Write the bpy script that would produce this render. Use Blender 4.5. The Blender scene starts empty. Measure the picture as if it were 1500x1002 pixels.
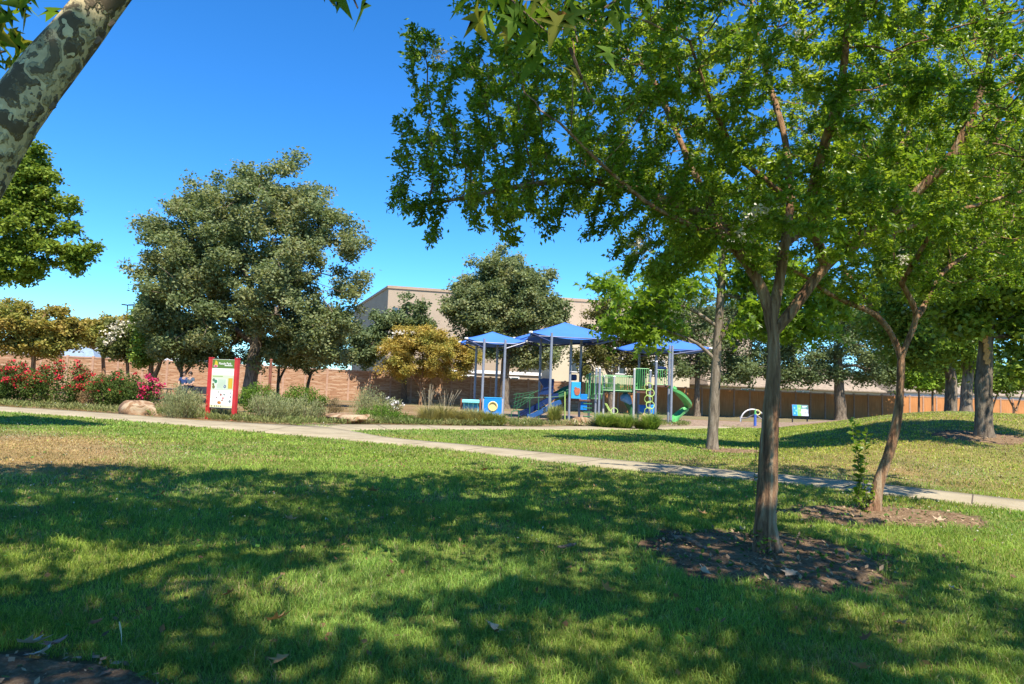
import bpy, math, random
import numpy as np
from mathutils import Vector, Matrix

random.seed(7)
RNG = np.random.default_rng(11)
scn = bpy.context.scene
COL = scn.collection
R = math.radians

# ------------------------------------------------------------------ camera
F = 1000.0                       # focal length in photo pixels (photo is 1500 px wide)
PITCH, ROLL, EYE = math.atan(66 / F), R(2.2), 1.55
fwd = Vector((0, math.cos(PITCH), math.sin(PITCH)))
rt0 = Vector((1, 0, 0)); up0 = rt0.cross(fwd)
rt = rt0 * math.cos(ROLL) + up0 * math.sin(ROLL)
up = -rt0 * math.sin(ROLL) + up0 * math.cos(ROLL)
CAM = Vector((0, 0, EYE))
cd = bpy.data.cameras.new('camera'); cam = bpy.data.objects.new('camera', cd); COL.objects.link(cam)
cd.sensor_width = 36; cd.lens = 36 * F / 1500; cd.clip_end = 6000; cd.clip_start = 0.05
m = Matrix((rt, up, -fwd)).transposed().to_4x4(); m.translation = CAM
cam.matrix_world = m; scn.camera = cam


def ray(px, py):
    return fwd + rt * ((px - 750) / F) + up * ((501 - py) / F)


def P(px, py, d):
    v = ray(px, py); return CAM + v * (d / v.y)


def S(a, b, x):
    t = np.clip((x - a) / (b - a), 0, 1); return t * t * (3 - 2 * t)


# ------------------------------------------------------------------ noise
_PERM = np.random.default_rng(3).random((64, 64, 64)).astype(np.float32)


def noise3(p, s=1.0, off=0.0):
    q = np.asarray(p, dtype=np.float64) / s + off
    i = np.floor(q).astype(int); f = q - i; f = f * f * (3 - 2 * f)
    out = 0
    for dx in (0, 1):
        for dy in (0, 1):
            for dz in (0, 1):
                w = (f[..., 0] if dx else 1 - f[..., 0]) * (f[..., 1] if dy else 1 - f[..., 1]) * (f[..., 2] if dz else 1 - f[..., 2])
                out = out + w * _PERM[(i[..., 0] + dx) % 64, (i[..., 1] + dy) % 64, (i[..., 2] + dz) % 64]
    return out


def noise2(x, y, s=1.0, off=0.0):
    return noise3(np.stack([np.asarray(x, float), np.asarray(y, float), np.zeros_like(np.asarray(x, float))], -1), s, off)


# ------------------------------------------------------------------ ground shape
def GZ(x, y):
    x = np.asarray(x, float); y = np.asarray(y, float)
    u = x / np.maximum(y, 1.0)
    z = 1.15 * S(.34, .66, u) * S(10.5, 27, y) * (1 - S(34, 54, y))
    z = z - S(36, 64, y) * (.22 + .5 * S(-.5, .3, u))
    z = z + .05 * (noise2(x, y, 3.1) - .5) * S(2, 6, y) * (1 - S(50, 70, y))
    return z


def gz(x, y):
    return float(GZ(np.array([x]), np.array([y]))[0])


def gp(px, py):
    """ground point under a photo pixel"""
    v = ray(px, py); t0 = 2.0 / v.y
    t = t0
    while t < 400:
        p = CAM + v * t
        if p.z <= gz(p.x, p.y): break
        t0 = t; t += .25
    for _ in range(18):
        mth = (t + t0) / 2; p = CAM + v * mth
        if p.z <= gz(p.x, p.y): t = mth
        else: t0 = mth
    p = CAM + v * t; return Vector((p.x, p.y, gz(p.x, p.y)))


def gd(px, d):
    """ground point in a photo column at distance d"""
    py = 590
    for _ in range(6):
        p = P(px, py, d); z = gz(p.x, p.y); py = py + (p.z - z) / d * F
    return Vector((p.x, d, z))


# ------------------------------------------------------------------ object helpers
def tag(o, label=None, cat=None, group=None, kind=None):
    if label: o['label'] = label
    if cat: o['category'] = cat
    if group: o['group'] = group
    if kind: o['kind'] = kind
    return o


def empty(name, loc, rz=0.0):
    o = bpy.data.objects.new(name, None); COL.objects.link(o)
    o.location = loc; o.rotation_euler = (0, 0, rz); o.empty_display_size = .2
    return o


def np_mesh(name, V, faces, mat, parent=None, col=None, smooth=False, loc=None):
    """V Nx3, faces: list of index arrays (n x k)"""
    me = bpy.data.meshes.new(name)
    V = np.asarray(V, np.float32)
    faces = [np.asarray(f, np.int32) for f in faces if len(f)]
    nl = sum(f.size for f in faces); nf = sum(len(f) for f in faces)
    me.vertices.add(len(V)); me.vertices.foreach_set('co', V.ravel())
    me.loops.add(nl); me.loops.foreach_set('vertex_index', np.concatenate([f.ravel() for f in faces]))
    me.polygons.add(nf)
    tot = np.concatenate([np.full(len(f), f.shape[1], np.int32) for f in faces])
    st = np.concatenate([[0], np.cumsum(tot)[:-1]]).astype(np.int32)
    me.polygons.foreach_set('loop_start', st)
    if smooth: me.polygons.foreach_set('use_smooth', np.ones(nf, bool))
    me.update(calc_edges=True)
    if col is not None:
        a = me.attributes.new('tint', 'FLOAT_COLOR', 'POINT')
        c = np.ones((len(V), 4), np.float32); c[:, :3] = col; a.data.foreach_set('color', c.ravel())
    if mat is not None: me.materials.append(mat)
    o = bpy.data.objects.new(name, me); COL.objects.link(o)
    if parent is not None: o.parent = parent
    if loc is not None: o.location = loc
    return o


class MB:
    """collects boxes, tubes, discs, extrusions; builds ONE mesh"""
    def __init__(s): s.v = []; s.f = []; s.c = []; s.cur = (1, 1, 1)
    def add(s, vs, fs):
        b = len(s.v); s.v += [tuple(v) for v in vs]; s.c += [s.cur] * len(vs)
        s.f += [tuple(i + b for i in f) for f in fs]; return s
    def box(s, c, size, rz=0.0, rx=0.0, ry=0.0, bev=0.0):
        hx, hy, hz = size[0] / 2, size[1] / 2, size[2] / 2
        M = Matrix.Rotation(rz, 3, 'Z') @ Matrix.Rotation(ry, 3, 'Y') @ Matrix.Rotation(rx, 3, 'X')
        c = Vector(c)
        if bev <= 0:
            vs = [c + M @ Vector((x * hx, y * hy, z * hz)) for z in (-1, 1) for x, y in ((-1, -1), (1, -1), (1, 1), (-1, 1))]
            return s.add(vs, [(3, 2, 1, 0), (4, 5, 6, 7), (0, 1, 5, 4), (1, 2, 6, 5), (2, 3, 7, 6), (3, 0, 4, 7)])
        b = min(bev, hx * .9, hy * .9, hz * .9); vs = []
        for z, ins in ((-hz, b), (-hz + b, 0), (hz - b, 0), (hz, b)):
            for x, y in ((-1, -1), (1, -1), (1, 1), (-1, 1)):
                vs.append(c + M @ Vector((x * (hx - ins), y * (hy - ins), z)))
        fs = [(3, 2, 1, 0), (12, 13, 14, 15)]
        for k in range(3):
            for j in range(4):
                a, d = 4 * k + j, 4 * k + (j + 1) % 4; fs.append((a, d, d + 4, a + 4))
        return s.add(vs, fs)
    def tube(s, pts, rad, n=8, cap=True):
        pts = [Vector(p) for p in pts]
        if not hasattr(rad, '__len__'): rad = [rad] * len(pts)
        vs, fs = [], []; ref = None
        for i, p in enumerate(pts):
            t = (pts[min(i + 1, len(pts) - 1)] - pts[max(i - 1, 0)]).normalized()
            if ref is None: ref = Vector((1, 0, 0)) if abs(t.x) < .8 else Vector((0, 1, 0))
            a = (ref - t * ref.dot(t)).normalized(); ref = a; b = t.cross(a)
            for k in range(n):
                an = 2 * math.pi * k / n; vs.append(p + (a * math.cos(an) + b * math.sin(an)) * rad[i])
        for i in range(len(pts) - 1):
            for k in range(n):
                k2 = (k + 1) % n; fs.append((i * n + k, i * n + k2, (i + 1) * n + k2, (i + 1) * n + k))
        if cap: fs.append(tuple(range(n - 1, -1, -1))); fs.append(tuple((len(pts) - 1) * n + k for k in range(n)))
        return s.add(vs, fs)
    def prism(s, poly, origin, ux, uy, thick):
        """polygon (2D list) in plane ux,uy at origin, extruded by vector thick"""
        o = Vector(origin); ux = Vector(ux); uy = Vector(uy); th = Vector(thick); n = len(poly)
        vs = [o + ux * x + uy * y for x, y in poly]; vs += [v + th for v in vs]
        fs = [tuple(range(n)), tuple(range(2 * n - 1, n - 1, -1))]
        fs += [(k, k + n, (k + 1) % n + n, (k + 1) % n) for k in range(n)]
        return s.add(vs, fs)
    def ring(s, c, ux, uy, Rr, r, n=24, k=6, a0=0, a1=2 * math.pi):
        c = Vector(c); ux = Vector(ux); uy = Vector(uy)
        full = abs(a1 - a0 - 2 * math.pi) < 1e-6
        pts = [c + ux * math.cos(a0 + (a1 - a0) * i / n) * Rr + uy * math.sin(a0 + (a1 - a0) * i / n) * Rr for i in range(n + 1)]
        return s.tube(pts, r, k, cap=not full)
    def build(s, name, mat, parent=None, smooth=False, col=False, loc=None):
        me = bpy.data.meshes.new(name); me.from_pydata(s.v, [], s.f); me.update()
        if smooth:
            me.polygons.foreach_set('use_smooth', np.ones(len(me.polygons), bool))
            try: me.set_sharp_from_angle(angle=R(40))
            except Exception: pass
        if col:
            a = me.attributes.new('tint', 'FLOAT_COLOR', 'POINT')
            c = np.ones((len(s.v), 4), np.float32); c[:, :3] = np.array(s.c); a.data.foreach_set('color', c.ravel())
        if mat: me.materials.append(mat)
        o = bpy.data.objects.new(name, me); COL.objects.link(o)
        if parent is not None: o.parent = parent
        if loc is not None: o.location = loc
        return o


# ------------------------------------------------------------------ materials
def mat_new(name):
    mt = bpy.data.materials.new(name); mt.use_nodes = True
    nt = mt.node_tree; nt.nodes.clear()
    out = nt.nodes.new('ShaderNodeOutputMaterial'); b = nt.nodes.new('ShaderNodeBsdfPrincipled')
    nt.links.new(b.outputs[0], out.inputs[0])
    return mt, nt, b, out


def N(nt, t, **kw):
    n = nt.nodes.new(t)
    for k, v in kw.items():
        if k in n.inputs: n.inputs[k].default_value = v
        else: setattr(n, k, v)
    return n


def coords(nt, scale=(1, 1, 1)):
    tc = N(nt, 'ShaderNodeTexCoord'); mp = N(nt, 'ShaderNodeMapping'); mp.inputs['Scale'].default_value = scale
    nt.links.new(tc.outputs['Object'], mp.inputs[0]); return mp.outputs[0]


def ramp(nt, fac, stops, interp='LINEAR'):
    r = N(nt, 'ShaderNodeValToRGB'); r.color_ramp.interpolation = interp; el = r.color_ramp.elements
    while len(el) > 1: el.remove(el[0])
    el[0].position = stops[0][0]; el[0].color = (*stops[0][1], 1)
    for p, c in stops[1:]:
        e = el.new(p); e.color = (*c, 1)
    nt.links.new(fac, r.inputs[0]); return r.outputs[0]


def mix(nt, fac, a, b, blend='MIX'):
    mx = N(nt, 'ShaderNodeMix'); mx.data_type = 'RGBA'; mx.blend_type = blend
    for sock, v in ((mx.inputs[0], fac), (mx.inputs[6], a), (mx.inputs[7], b)):
        if isinstance(v, (int, float)): sock.default_value = v
        elif isinstance(v, tuple): sock.default_value = (*v, 1)
        else: nt.links.new(v, sock)
    return mx.outputs[2]


def bump(nt, bsdf, h, strength=.4, dist=.02):
    b = N(nt, 'ShaderNodeBump'); b.inputs['Strength'].default_value = strength; b.inputs['Distance'].default_value = dist
    nt.links.new(h, b.inputs['Height']); nt.links.new(b.outputs[0], bsdf.inputs['Normal'])


def attr(nt, name='tint'):
    a = N(nt, 'ShaderNodeAttribute'); a.attribute_name = name; return a.outputs['Color']


def leaf_mat(name, trans=.4, rough=.5, gain=(1.25, 1.25, .75), spec=.35):
    mt, nt, b, out = mat_new(name); c = attr(nt)
    nt.links.new(c, b.inputs['Base Color']); b.inputs['Roughness'].default_value = rough
    b.inputs['Specular IOR Level'].default_value = spec
    tr = N(nt, 'ShaderNodeBsdfTranslucent'); nt.links.new(mix(nt, 1.0, c, gain, 'MULTIPLY'), tr.inputs[0])
    ms = N(nt, 'ShaderNodeMixShader'); ms.inputs[0].default_value = trans
    nt.links.new(b.outputs[0], ms.inputs[1]); nt.links.new(tr.outputs[0], ms.inputs[2]); nt.links.new(ms.outputs[0], out.inputs[0])
    return mt


def plain(name, c, rough=.5, metal=0.0, var=.12, scale=6.0, spec=.4):
    """painted or plain surface with slight wear variation"""
    mt, nt, b, out = mat_new(name)
    n = N(nt, 'ShaderNodeTexNoise', Scale=scale, Detail=5.0); nt.links.new(coords(nt), n.inputs['Vector'])
    d = tuple(max(0, x * (1 - var)) for x in c); l = tuple(min(1, x * (1 + var)) for x in c)
    nt.links.new(ramp(nt, n.outputs[0], [(.3, d), (.7, l)]), b.inputs['Base Color'])
    b.inputs['Roughness'].default_value = rough; b.inputs['Metallic'].default_value = metal; b.inputs['Specular IOR Level'].default_value = spec
    return mt


def bark_mat(name, cols, sc=(9, 9, 1.6), bs=.6, bd=.02, fine=60.0):
    mt, nt, b, out = mat_new(name); v = coords(nt, sc)
    n = N(nt, 'ShaderNodeTexNoise', Scale=1.0, Detail=7.0, Roughness=.62, Distortion=.5); nt.links.new(v, n.inputs['Vector'])
    k = len(cols); st = [(.35 + .3 * i / (k - 1), c) for i, c in enumerate(cols)]
    c1 = ramp(nt, n.outputs[0], st)
    n2 = N(nt, 'ShaderNodeTexNoise', Scale=fine, Detail=3.0); nt.links.new(coords(nt, (1, 1, .25)), n2.inputs['Vector'])
    nt.links.new(mix(nt, .35, c1, ramp(nt, n2.outputs[0], [(.3, (.25, .25, .25)), (.7, (1, 1, 1))]), 'MULTIPLY'), b.inputs['Base Color'])
    b.inputs['Roughness'].default_value = .85; b.inputs['Specular IOR Level'].default_value = .2
    ad = N(nt, 'ShaderNodeMath', operation='MULTIPLY_ADD'); ad.inputs[1].default_value = .35
    nt.links.new(n2.outputs[0], ad.inputs[0]); nt.links.new(n.outputs[0], ad.inputs[2])
    bump(nt, b, ad.outputs[0], bs, bd); return mt


M = {}
M['leaf'] = leaf_mat('leaf', .55, .36, (1.45, 1.4, .75), .5)
M['leaf_soft'] = leaf_mat('leaf_soft', .5, .6, (1.4, 1.35, .7), .12)
M['leaf_far'] = leaf_mat('leaf_far', .38, .65, (1.25, 1.25, .75), .12)
M['grass'] = leaf_mat('grass', .42, .55, (1.25, 1.25, .7), .25)
M['petal'] = leaf_mat('petal', .3, .6, (1.1, 1.0, 1.0), .2)
M['dead_leaf'] = leaf_mat('dead_leaf', .15, .7, (1.1, 1, .8), .2)
M['bark_crape'] = bark_mat('bark_crape', [(.09, .045, .024), (.22, .115, .058), (.34, .195, .1), (.42, .31, .19)], (15, 15, 1.1), 1.0, .05)
M['bark_oak'] = bark_mat('bark_oak', [(.07, .052, .036), (.17, .13, .09), (.27, .215, .15)], (10, 10, 2.5), .9, .05)
M['bark_grey'] = bark_mat('bark_grey', [(.08, .062, .045), (.19, .15, .105), (.29, .235, .175)], (10, 10, 2.2), .8, .03)
M['bark_brown'] = bark_mat('bark_brown', [(.06, .04, .025), (.15, .1, .065), (.22, .16, .11)], (12, 12, 3), .9, .03)


def syc_bark():
    mt, nt, b, out = mat_new('bark_sycamore'); v = coords(nt, (1, 1, .75))
    n = N(nt, 'ShaderNodeTexNoise', Scale=9.0, Detail=4.0, Roughness=.55, Distortion=.15); nt.links.new(v, n.inputs['Vector'])
    c = ramp(nt, n.outputs[0], [(0, (.1, .07, .038)), (.42, (.17, .125, .068)), (.47, (.5, .38, .2)), (.54, (.32, .255, .135)), (.6, (.13, .095, .052))], 'CONSTANT')
    n3 = N(nt, 'ShaderNodeTexNoise', Scale=13.0, Detail=2.0, Distortion=.1); nt.links.new(v, n3.inputs['Vector'])
    c = mix(nt, ramp(nt, n3.outputs[0], [(0, (0, 0, 0)), (.64, (1, 1, 1))], 'CONSTANT'), c, (.56, .45, .25))
    n2 = N(nt, 'ShaderNodeTexNoise', Scale=45.0, Detail=6.0); nt.links.new(v, n2.inputs['Vector'])
    nt.links.new(mix(nt, .3, c, ramp(nt, n2.outputs[0], [(.3, (.4, .4, .4)), (.7, (1.1, 1.1, 1.1))]), 'MULTIPLY'), b.inputs['Base Color'])
    b.inputs['Roughness'].default_value = .8; b.inputs['Specular IOR Level'].default_value = .25
    h = ramp(nt, n.outputs[0], [(0, (1, 1, 1)), (.425, (.8, .8, .8)), (.48, (.2, .2, .2)), (.55, (.3, .3, .3)), (.57, (.6, .6, .6)), (.64, (.9, .9, .9))])
    bump(nt, b, h, .9, .02); return mt


M['bark_sycamore'] = syc_bark()


def ground_mat():
    mt, nt, b, out = mat_new('lawn_soil'); v = coords(nt)
    a = attr(nt)                                              # real ground cover colour: lawn, dry lawn or mulch
    n = N(nt, 'ShaderNodeTexNoise', Scale=9.0, Detail=8.0, Roughness=.7); nt.links.new(v, n.inputs['Vector'])
    n2 = N(nt, 'ShaderNodeTexNoise', Scale=.6, Detail=4.0); nt.links.new(v, n2.inputs['Vector'])
    c = mix(nt, .75, a, ramp(nt, n.outputs[0], [(.3, (.35, .35, .3)), (.7, (1.35, 1.3, 1.2))]), 'MULTIPLY')
    c = mix(nt, .5, c, ramp(nt, n2.outputs[0], [(.35, (.75, .8, .75)), (.65, (1.2, 1.12, 1.0))]), 'MULTIPLY')
    nt.links.new(c, b.inputs['Base Color']); b.inputs['Roughness'].default_value = .95; b.inputs['Specular IOR Level'].default_value = .1
    bump(nt, b, n.outputs[0], .8, .03); return mt


def soil_mat(name, cols, sc=14.0):
    mt, nt, b, out = mat_new(name); v = coords(nt)
    n = N(nt, 'ShaderNodeTexNoise', Scale=sc, Detail=9.0, Roughness=.7); nt.links.new(v, n.inputs['Vector'])
    vo = N(nt, 'ShaderNodeTexVoronoi', Scale=sc * 4); nt.links.new(v, vo.inputs['Vector'])
    c = ramp(nt, n.outputs[0], [(.3, cols[0]), (.5, cols[1]), (.72, cols[2])])
    nt.links.new(mix(nt, .5, c, ramp(nt, vo.outputs['Distance'], [(0, (1.2, 1.2, 1.2)), (.7, (.5, .5, .5))]), 'MULTIPLY'), b.inputs['Base Color'])
    b.inputs['Roughness'].default_value = .95; b.inputs['Specular IOR Level'].default_value = .1
    bump(nt, b, n.outputs[0], .9, .03); return mt


M['ground'] = ground_mat()
M['soil'] = soil_mat('bed_soil', [(.11, .067, .036), (.21, .135, .075), (.34, .24, .145)])
M['woodchip'] = soil_mat('woodchip', [(.16, .11, .075), (.28, .2, .14), (.42, .32, .23)], 6.0)


def concrete_mat():
    mt, nt, b, out = mat_new('path_concrete'); v = coords(nt)
    n = N(nt, 'ShaderNodeTexNoise', Scale=1.1, Detail=6.0, Roughness=.6); nt.links.new(v, n.inputs['Vector'])
    n2 = N(nt, 'ShaderNodeTexNoise', Scale=70.0, Detail=3.0); nt.links.new(v, n2.inputs['Vector'])
    c = ramp(nt, n.outputs[0], [(.3, (.25, .205, .125)), (.5, (.33, .275, .175)), (.75, (.39, .33, .22))])
    nt.links.new(mix(nt, .6, c, ramp(nt, n2.outputs[0], [(.3, (.6, .6, .6)), (.7, (1.15, 1.15, 1.15))]), 'MULTIPLY'), b.inputs['Base Color'])
    b.inputs['Roughness'].default_value = .9; b.inputs['Specular IOR Level'].default_value = .2
    bump(nt, b, n2.outputs[0], .3, .004); return mt


M['concrete'] = concrete_mat()


def wall_mat():
    mt, nt, b, out = mat_new('ledge_stone'); v = coords(nt, (1.1, 1, 7.5))
    n = N(nt, 'ShaderNodeTexNoise', Scale=1.6, Detail=3.0, Roughness=.5, Distortion=.5); nt.links.new(v, n.inputs['Vector'])
    vo = N(nt, 'ShaderNodeTexVoronoi', Scale=1.25, Randomness=1.0); nt.links.new(v, vo.inputs['Vector'])
    c = ramp(nt, vo.outputs['Color'], [(.1, (.3, .155, .085)), (.4, (.37, .21, .12)), (.65, (.41, .25, .15)), (.9, (.44, .29, .19))])
    ved = N(nt, 'ShaderNodeTexVoronoi', Scale=1.25, Randomness=1.0); ved.feature = 'DISTANCE_TO_EDGE'; nt.links.new(v, ved.inputs['Vector'])
    e = ramp(nt, ved.outputs['Distance'], [(.0, (.68, .6, .52)), (.08, (1, 1, 1))])
    c = mix(nt, 1.0, c, e, 'MULTIPLY')
    nt.links.new(mix(nt, .3, c, ramp(nt, n.outputs[0], [(.3, (.5, .5, .5)), (.7, (1.2, 1.2, 1.2))]), 'MULTIPLY'), b.inputs['Base Color'])
    b.inputs['Roughness'].default_value = .9; b.inputs['Specular IOR Level'].default_value = .15
    bump(nt, b, e, .6, .03); return mt


M['wall'] = wall_mat()


def dappled_wall_mat():  # stone wall under trees: dappled shade streaks and mottling painted into the colour
    mt, nt, b, out = mat_new('painted_shade_wall'); v = coords(nt, (7.5, 1, .6))
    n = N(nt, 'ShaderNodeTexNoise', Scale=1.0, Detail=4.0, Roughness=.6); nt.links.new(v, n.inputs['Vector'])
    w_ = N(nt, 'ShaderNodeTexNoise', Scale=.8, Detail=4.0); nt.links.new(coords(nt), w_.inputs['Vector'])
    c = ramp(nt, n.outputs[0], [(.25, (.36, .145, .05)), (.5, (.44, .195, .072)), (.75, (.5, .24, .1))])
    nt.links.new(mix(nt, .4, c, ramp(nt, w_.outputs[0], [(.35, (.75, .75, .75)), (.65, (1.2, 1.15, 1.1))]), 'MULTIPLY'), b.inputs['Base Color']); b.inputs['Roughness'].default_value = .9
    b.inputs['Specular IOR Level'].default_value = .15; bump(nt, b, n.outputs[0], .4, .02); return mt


M['wall_dappled'] = dappled_wall_mat()
M['wall_post'] = plain('wall_post', (.38, .235, .16), .9, 0, .15, 3, .15)
M['beige'] = plain('beige_stucco', (.36, .28, .2), .9, 0, .06, .4, .15)
M['beige_band'] = plain('beige_band', (.36, .26, .18), .9, 0, .08, .5, .15)
M['cream'] = plain('cream_stucco', (.5, .43, .3), .9, 0, .05, .4, .15)
M['white'] = plain('white_paint', (.75, .73, .7), .6, 0, .05, 3)
M['pale'] = plain('pale_wall', (.6, .6, .62), .8, 0, .06, .5)
M['slate'] = plain('slate_roof', (.2, .26, .33), .8, 0, .15, 2)
M['tile'] = plain('tile_roof', (.26, .2, .14), .85, 0, .25, 2.5)
M['glass'] = plain('window_glass', (.05, .07, .08), .1, 0, .2, 1, .8)
M['canopy'] = plain('blue_canopy', (.05, .16, .52), .75, 0, .06, 1.5, .2)
M['steel'] = plain('steel_post', (.23, .25, .3), .45, .2, .1, 4)
M['steel_pale'] = plain('pale_steel', (.42, .41, .41), .45, .2, .1, 4)
M['blue'] = plain('blue_panel', (.01, .2, .62), .4, 0, .08, 3)
M['cyan'] = plain('cyan_panel', (.03, .32, .62), .4, 0, .08, 3)
M['aqua'] = plain('aqua_panel', (.2, .6, .62), .45, 0, .08, 3)
M['navy'] = plain('navy_plastic', (.012, .03, .11), .35, 0, .15, 3)
M['skyblue'] = plain('sky_plastic', (.12, .32, .6), .35, 0, .1, 3)
M['green'] = plain('green_rail', (.09, .34, .1), .45, 0, .1, 3)
M['slide_blue'] = plain('slide_blue', (.02, .09, .26), .4, 0, .1, 3)
M['lime'] = plain('lime_rail', (.36, .5, .13), .45, 0, .1, 3)
M['dgreen'] = plain('dark_green', (.03, .13, .05), .5, 0, .15, 3)
M['yellow'] = plain('cream_ring', (.66, .55, .22), .5, 0, .1, 3)
M['orange'] = plain('orange_figure', (.38, .12, .06), .5, 0, .2, 8)
M['deck'] = plain('deck_brown', (.13, .06, .04), .7, 0, .2, 4)
M['black'] = plain('black_metal', (.02, .022, .026), .5, 0, .2, 4)
M['red'] = plain('red_post', (.46, .03, .03), .5, 0, .12, 5)
M['rust'] = plain('rust_post', (.2, .07, .04), .7, 0, .2, 5)
M['post_blue'] = plain('post_blue', (.05, .11, .4), .45, 0, .1, 4)
M['skin'] = plain('skin', (.4, .24, .16), .6, 0, .05, 8, .3)
M['hair'] = plain('hair', (.02, .014, .01), .6, 0, .2, 30)
M['shirt'] = plain('blue_shirt', (.03, .055, .14), .85, 0, .15, 12, .1)
M['shirt2'] = plain('grey_shirt', (.07, .1, .13), .85, 0, .15, 12, .1)
M['trouser'] = plain('dark_trousers', (.03, .035, .05), .85, 0, .15, 12, .1)


def vc_mat(name, rough=.6):
    mt, nt, b, out = mat_new(name); nt.links.new(attr(nt), b.inputs['Base Color']); b.inputs['Roughness'].default_value = rough; return mt


M['print'] = vc_mat('printed_sign', .45)


def rock_mat():
    mt, nt, b, out = mat_new('boulder'); v = coords(nt)
    n = N(nt, 'ShaderNodeTexNoise', Scale=2.2, Detail=7.0, Roughness=.6, Distortion=.8); nt.links.new(v, n.inputs['Vector'])
    c = ramp(nt, n.outputs[0], [(.32, (.07, .045, .03)), (.45, (.22, .12, .055)), (.56, (.36, .27, .17)), (.7, (.24, .15, .07))])
    nt.links.new(c, b.inputs['Base Color']); b.inputs['Roughness'].default_value = .9
    bump(nt, b, n.outputs[0], .8, .08); return mt


M['rock'] = rock_mat()

# ------------------------------------------------------------------ world, sun
EL, AZ = R(57), R(160)            # sun high behind the camera, a little to its right
w = bpy.data.worlds.new('World'); scn.world = w; w.use_nodes = True
nt = w.node_tree; bg = nt.nodes['Background']
sk = nt.nodes.new('ShaderNodeTexSky'); sk.sky_type = 'NISHITA'; sk.sun_disc = False
sk.sun_elevation = EL; sk.sun_rotation = AZ; sk.air_density = .85; sk.dust_density = .0; sk.ozone_density = 4.0
hs = nt.nodes.new('ShaderNodeHueSaturation'); hs.inputs['Saturation'].default_value = 1.25; hs.inputs['Value'].default_value = 1.0
nt.links.new(sk.outputs[0], hs.inputs['Color']); nt.links.new(mix(nt, 1.0, hs.outputs[0], (.44, .68, .8), 'MULTIPLY'), bg.inputs[0]); bg.inputs[1].default_value = .1
sd = bpy.data.lights.new('sun', 'SUN'); sd.energy = 3.0; sd.angle = R(.53); sd.color = (1, .93, .82)
so = bpy.data.objects.new('sun', sd); COL.objects.link(so)
SUN = Vector((math.sin(AZ) * math.cos(EL), math.cos(AZ) * math.cos(EL), math.sin(EL)))
so.rotation_euler = SUN.to_track_quat('Z', 'Y').to_euler(); so.location = SUN * 60
scn.view_settings.view_transform = 'Standard'; scn.view_settings.look = 'None'
scn.view_settings.exposure = 1.8; scn.view_settings.gamma = 1
scn.cycles.max_bounces = 8; scn.cycles.diffuse_bounces = 4; scn.cycles.transmission_bounces = 4

# ------------------------------------------------------------------ paths
MAIN = [(-160, 584, 592), (-80, 590, 598), (0, 595.5, 604), (100, 602, 611), (200, 609, 619), (300, 617, 628), (400, 622.5, 637),
        (470, 625, 644), (520, 633, 648), (560, 641, 652), (620, 647, 657), (700, 653.5, 665), (800, 664, 678), (900, 675, 689),
        (1000, 684, 698), (1100, 692, 706), (1260, 708, 724), (1400, 723, 740), (1500, 734, 752), (1640, 750, 770), (1900, 779, 802), (2300, 822, 850)]
SIDE = [(430, 622.3, 640), (520, 622, 631.5), (600, 623, 630), (700, 624.5, 630.5), (800, 625.3, 630.5), (900, 625.3, 630.3), (1000, 624.5, 629.5), (1075, 623.2, 628)]


def resamp(pts, n):
    pts = np.array([tuple(p) for p in pts]); d = np.concatenate([[0], np.cumsum(np.linalg.norm(np.diff(pts[:, :2], axis=0), axis=1))])
    t = np.linspace(0, d[-1], n); k = np.ones(9) / 9
    out = np.stack([np.interp(t, d, pts[:, i]) for i in range(3)], 1)
    pad = np.concatenate([np.repeat(out[:1], 4, 0), out, np.repeat(out[-1:], 4, 0)])
    return np.stack([np.convolve(pad[:, i], k, 'valid') for i in range(3)], 1)


def ribbon(name, edges, n, lift):
    edges = [(x, a, b - .13 * (b - a)) for x, a, b in edges]
    A = resamp([gp(x, a) for x, a, b in edges], n); B = resamp([gp(x, b) for x, a, b in edges], n)
    rows = []
    for f in (0, 0, .25, .5, .75, 1, 1):
        q = A * (1 - f) + B * f; q[:, 2] = GZ(q[:, 0], q[:, 1]) + lift; rows.append(q)
    rows[0][:, 2] -= .12; rows[-1][:, 2] -= .12
    V = np.concatenate(rows); k = len(rows)
    i = np.arange(n - 1); fs = [np.stack([r * n + i, (r + 1) * n + i, (r + 1) * n + i + 1, r * n + i + 1], 1) for r in range(k - 1)]
    o = np_mesh(name, V, fs, M['concrete']); tag(o, kind='structure')
    return A, B


MA, MBe = ribbon('path', MAIN, 220, .024)
SA, SB = ribbon('path', SIDE, 120, .018)


def in_ribbon(x, y, A, B, mar=0.0):
    """mask of points between the two edges (as functions of x; edges run left to right)"""
    oa, ob = np.argsort(A[:, 0]), np.argsort(B[:, 0])
    ya = np.interp(x, A[oa, 0], A[oa, 1], left=-99, right=-99); yb = np.interp(x, B[ob, 0], B[ob, 1], left=-99, right=-99)
    return (y < ya + mar) & (y > yb - mar) & (ya > -50) & (yb > -50)


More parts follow.
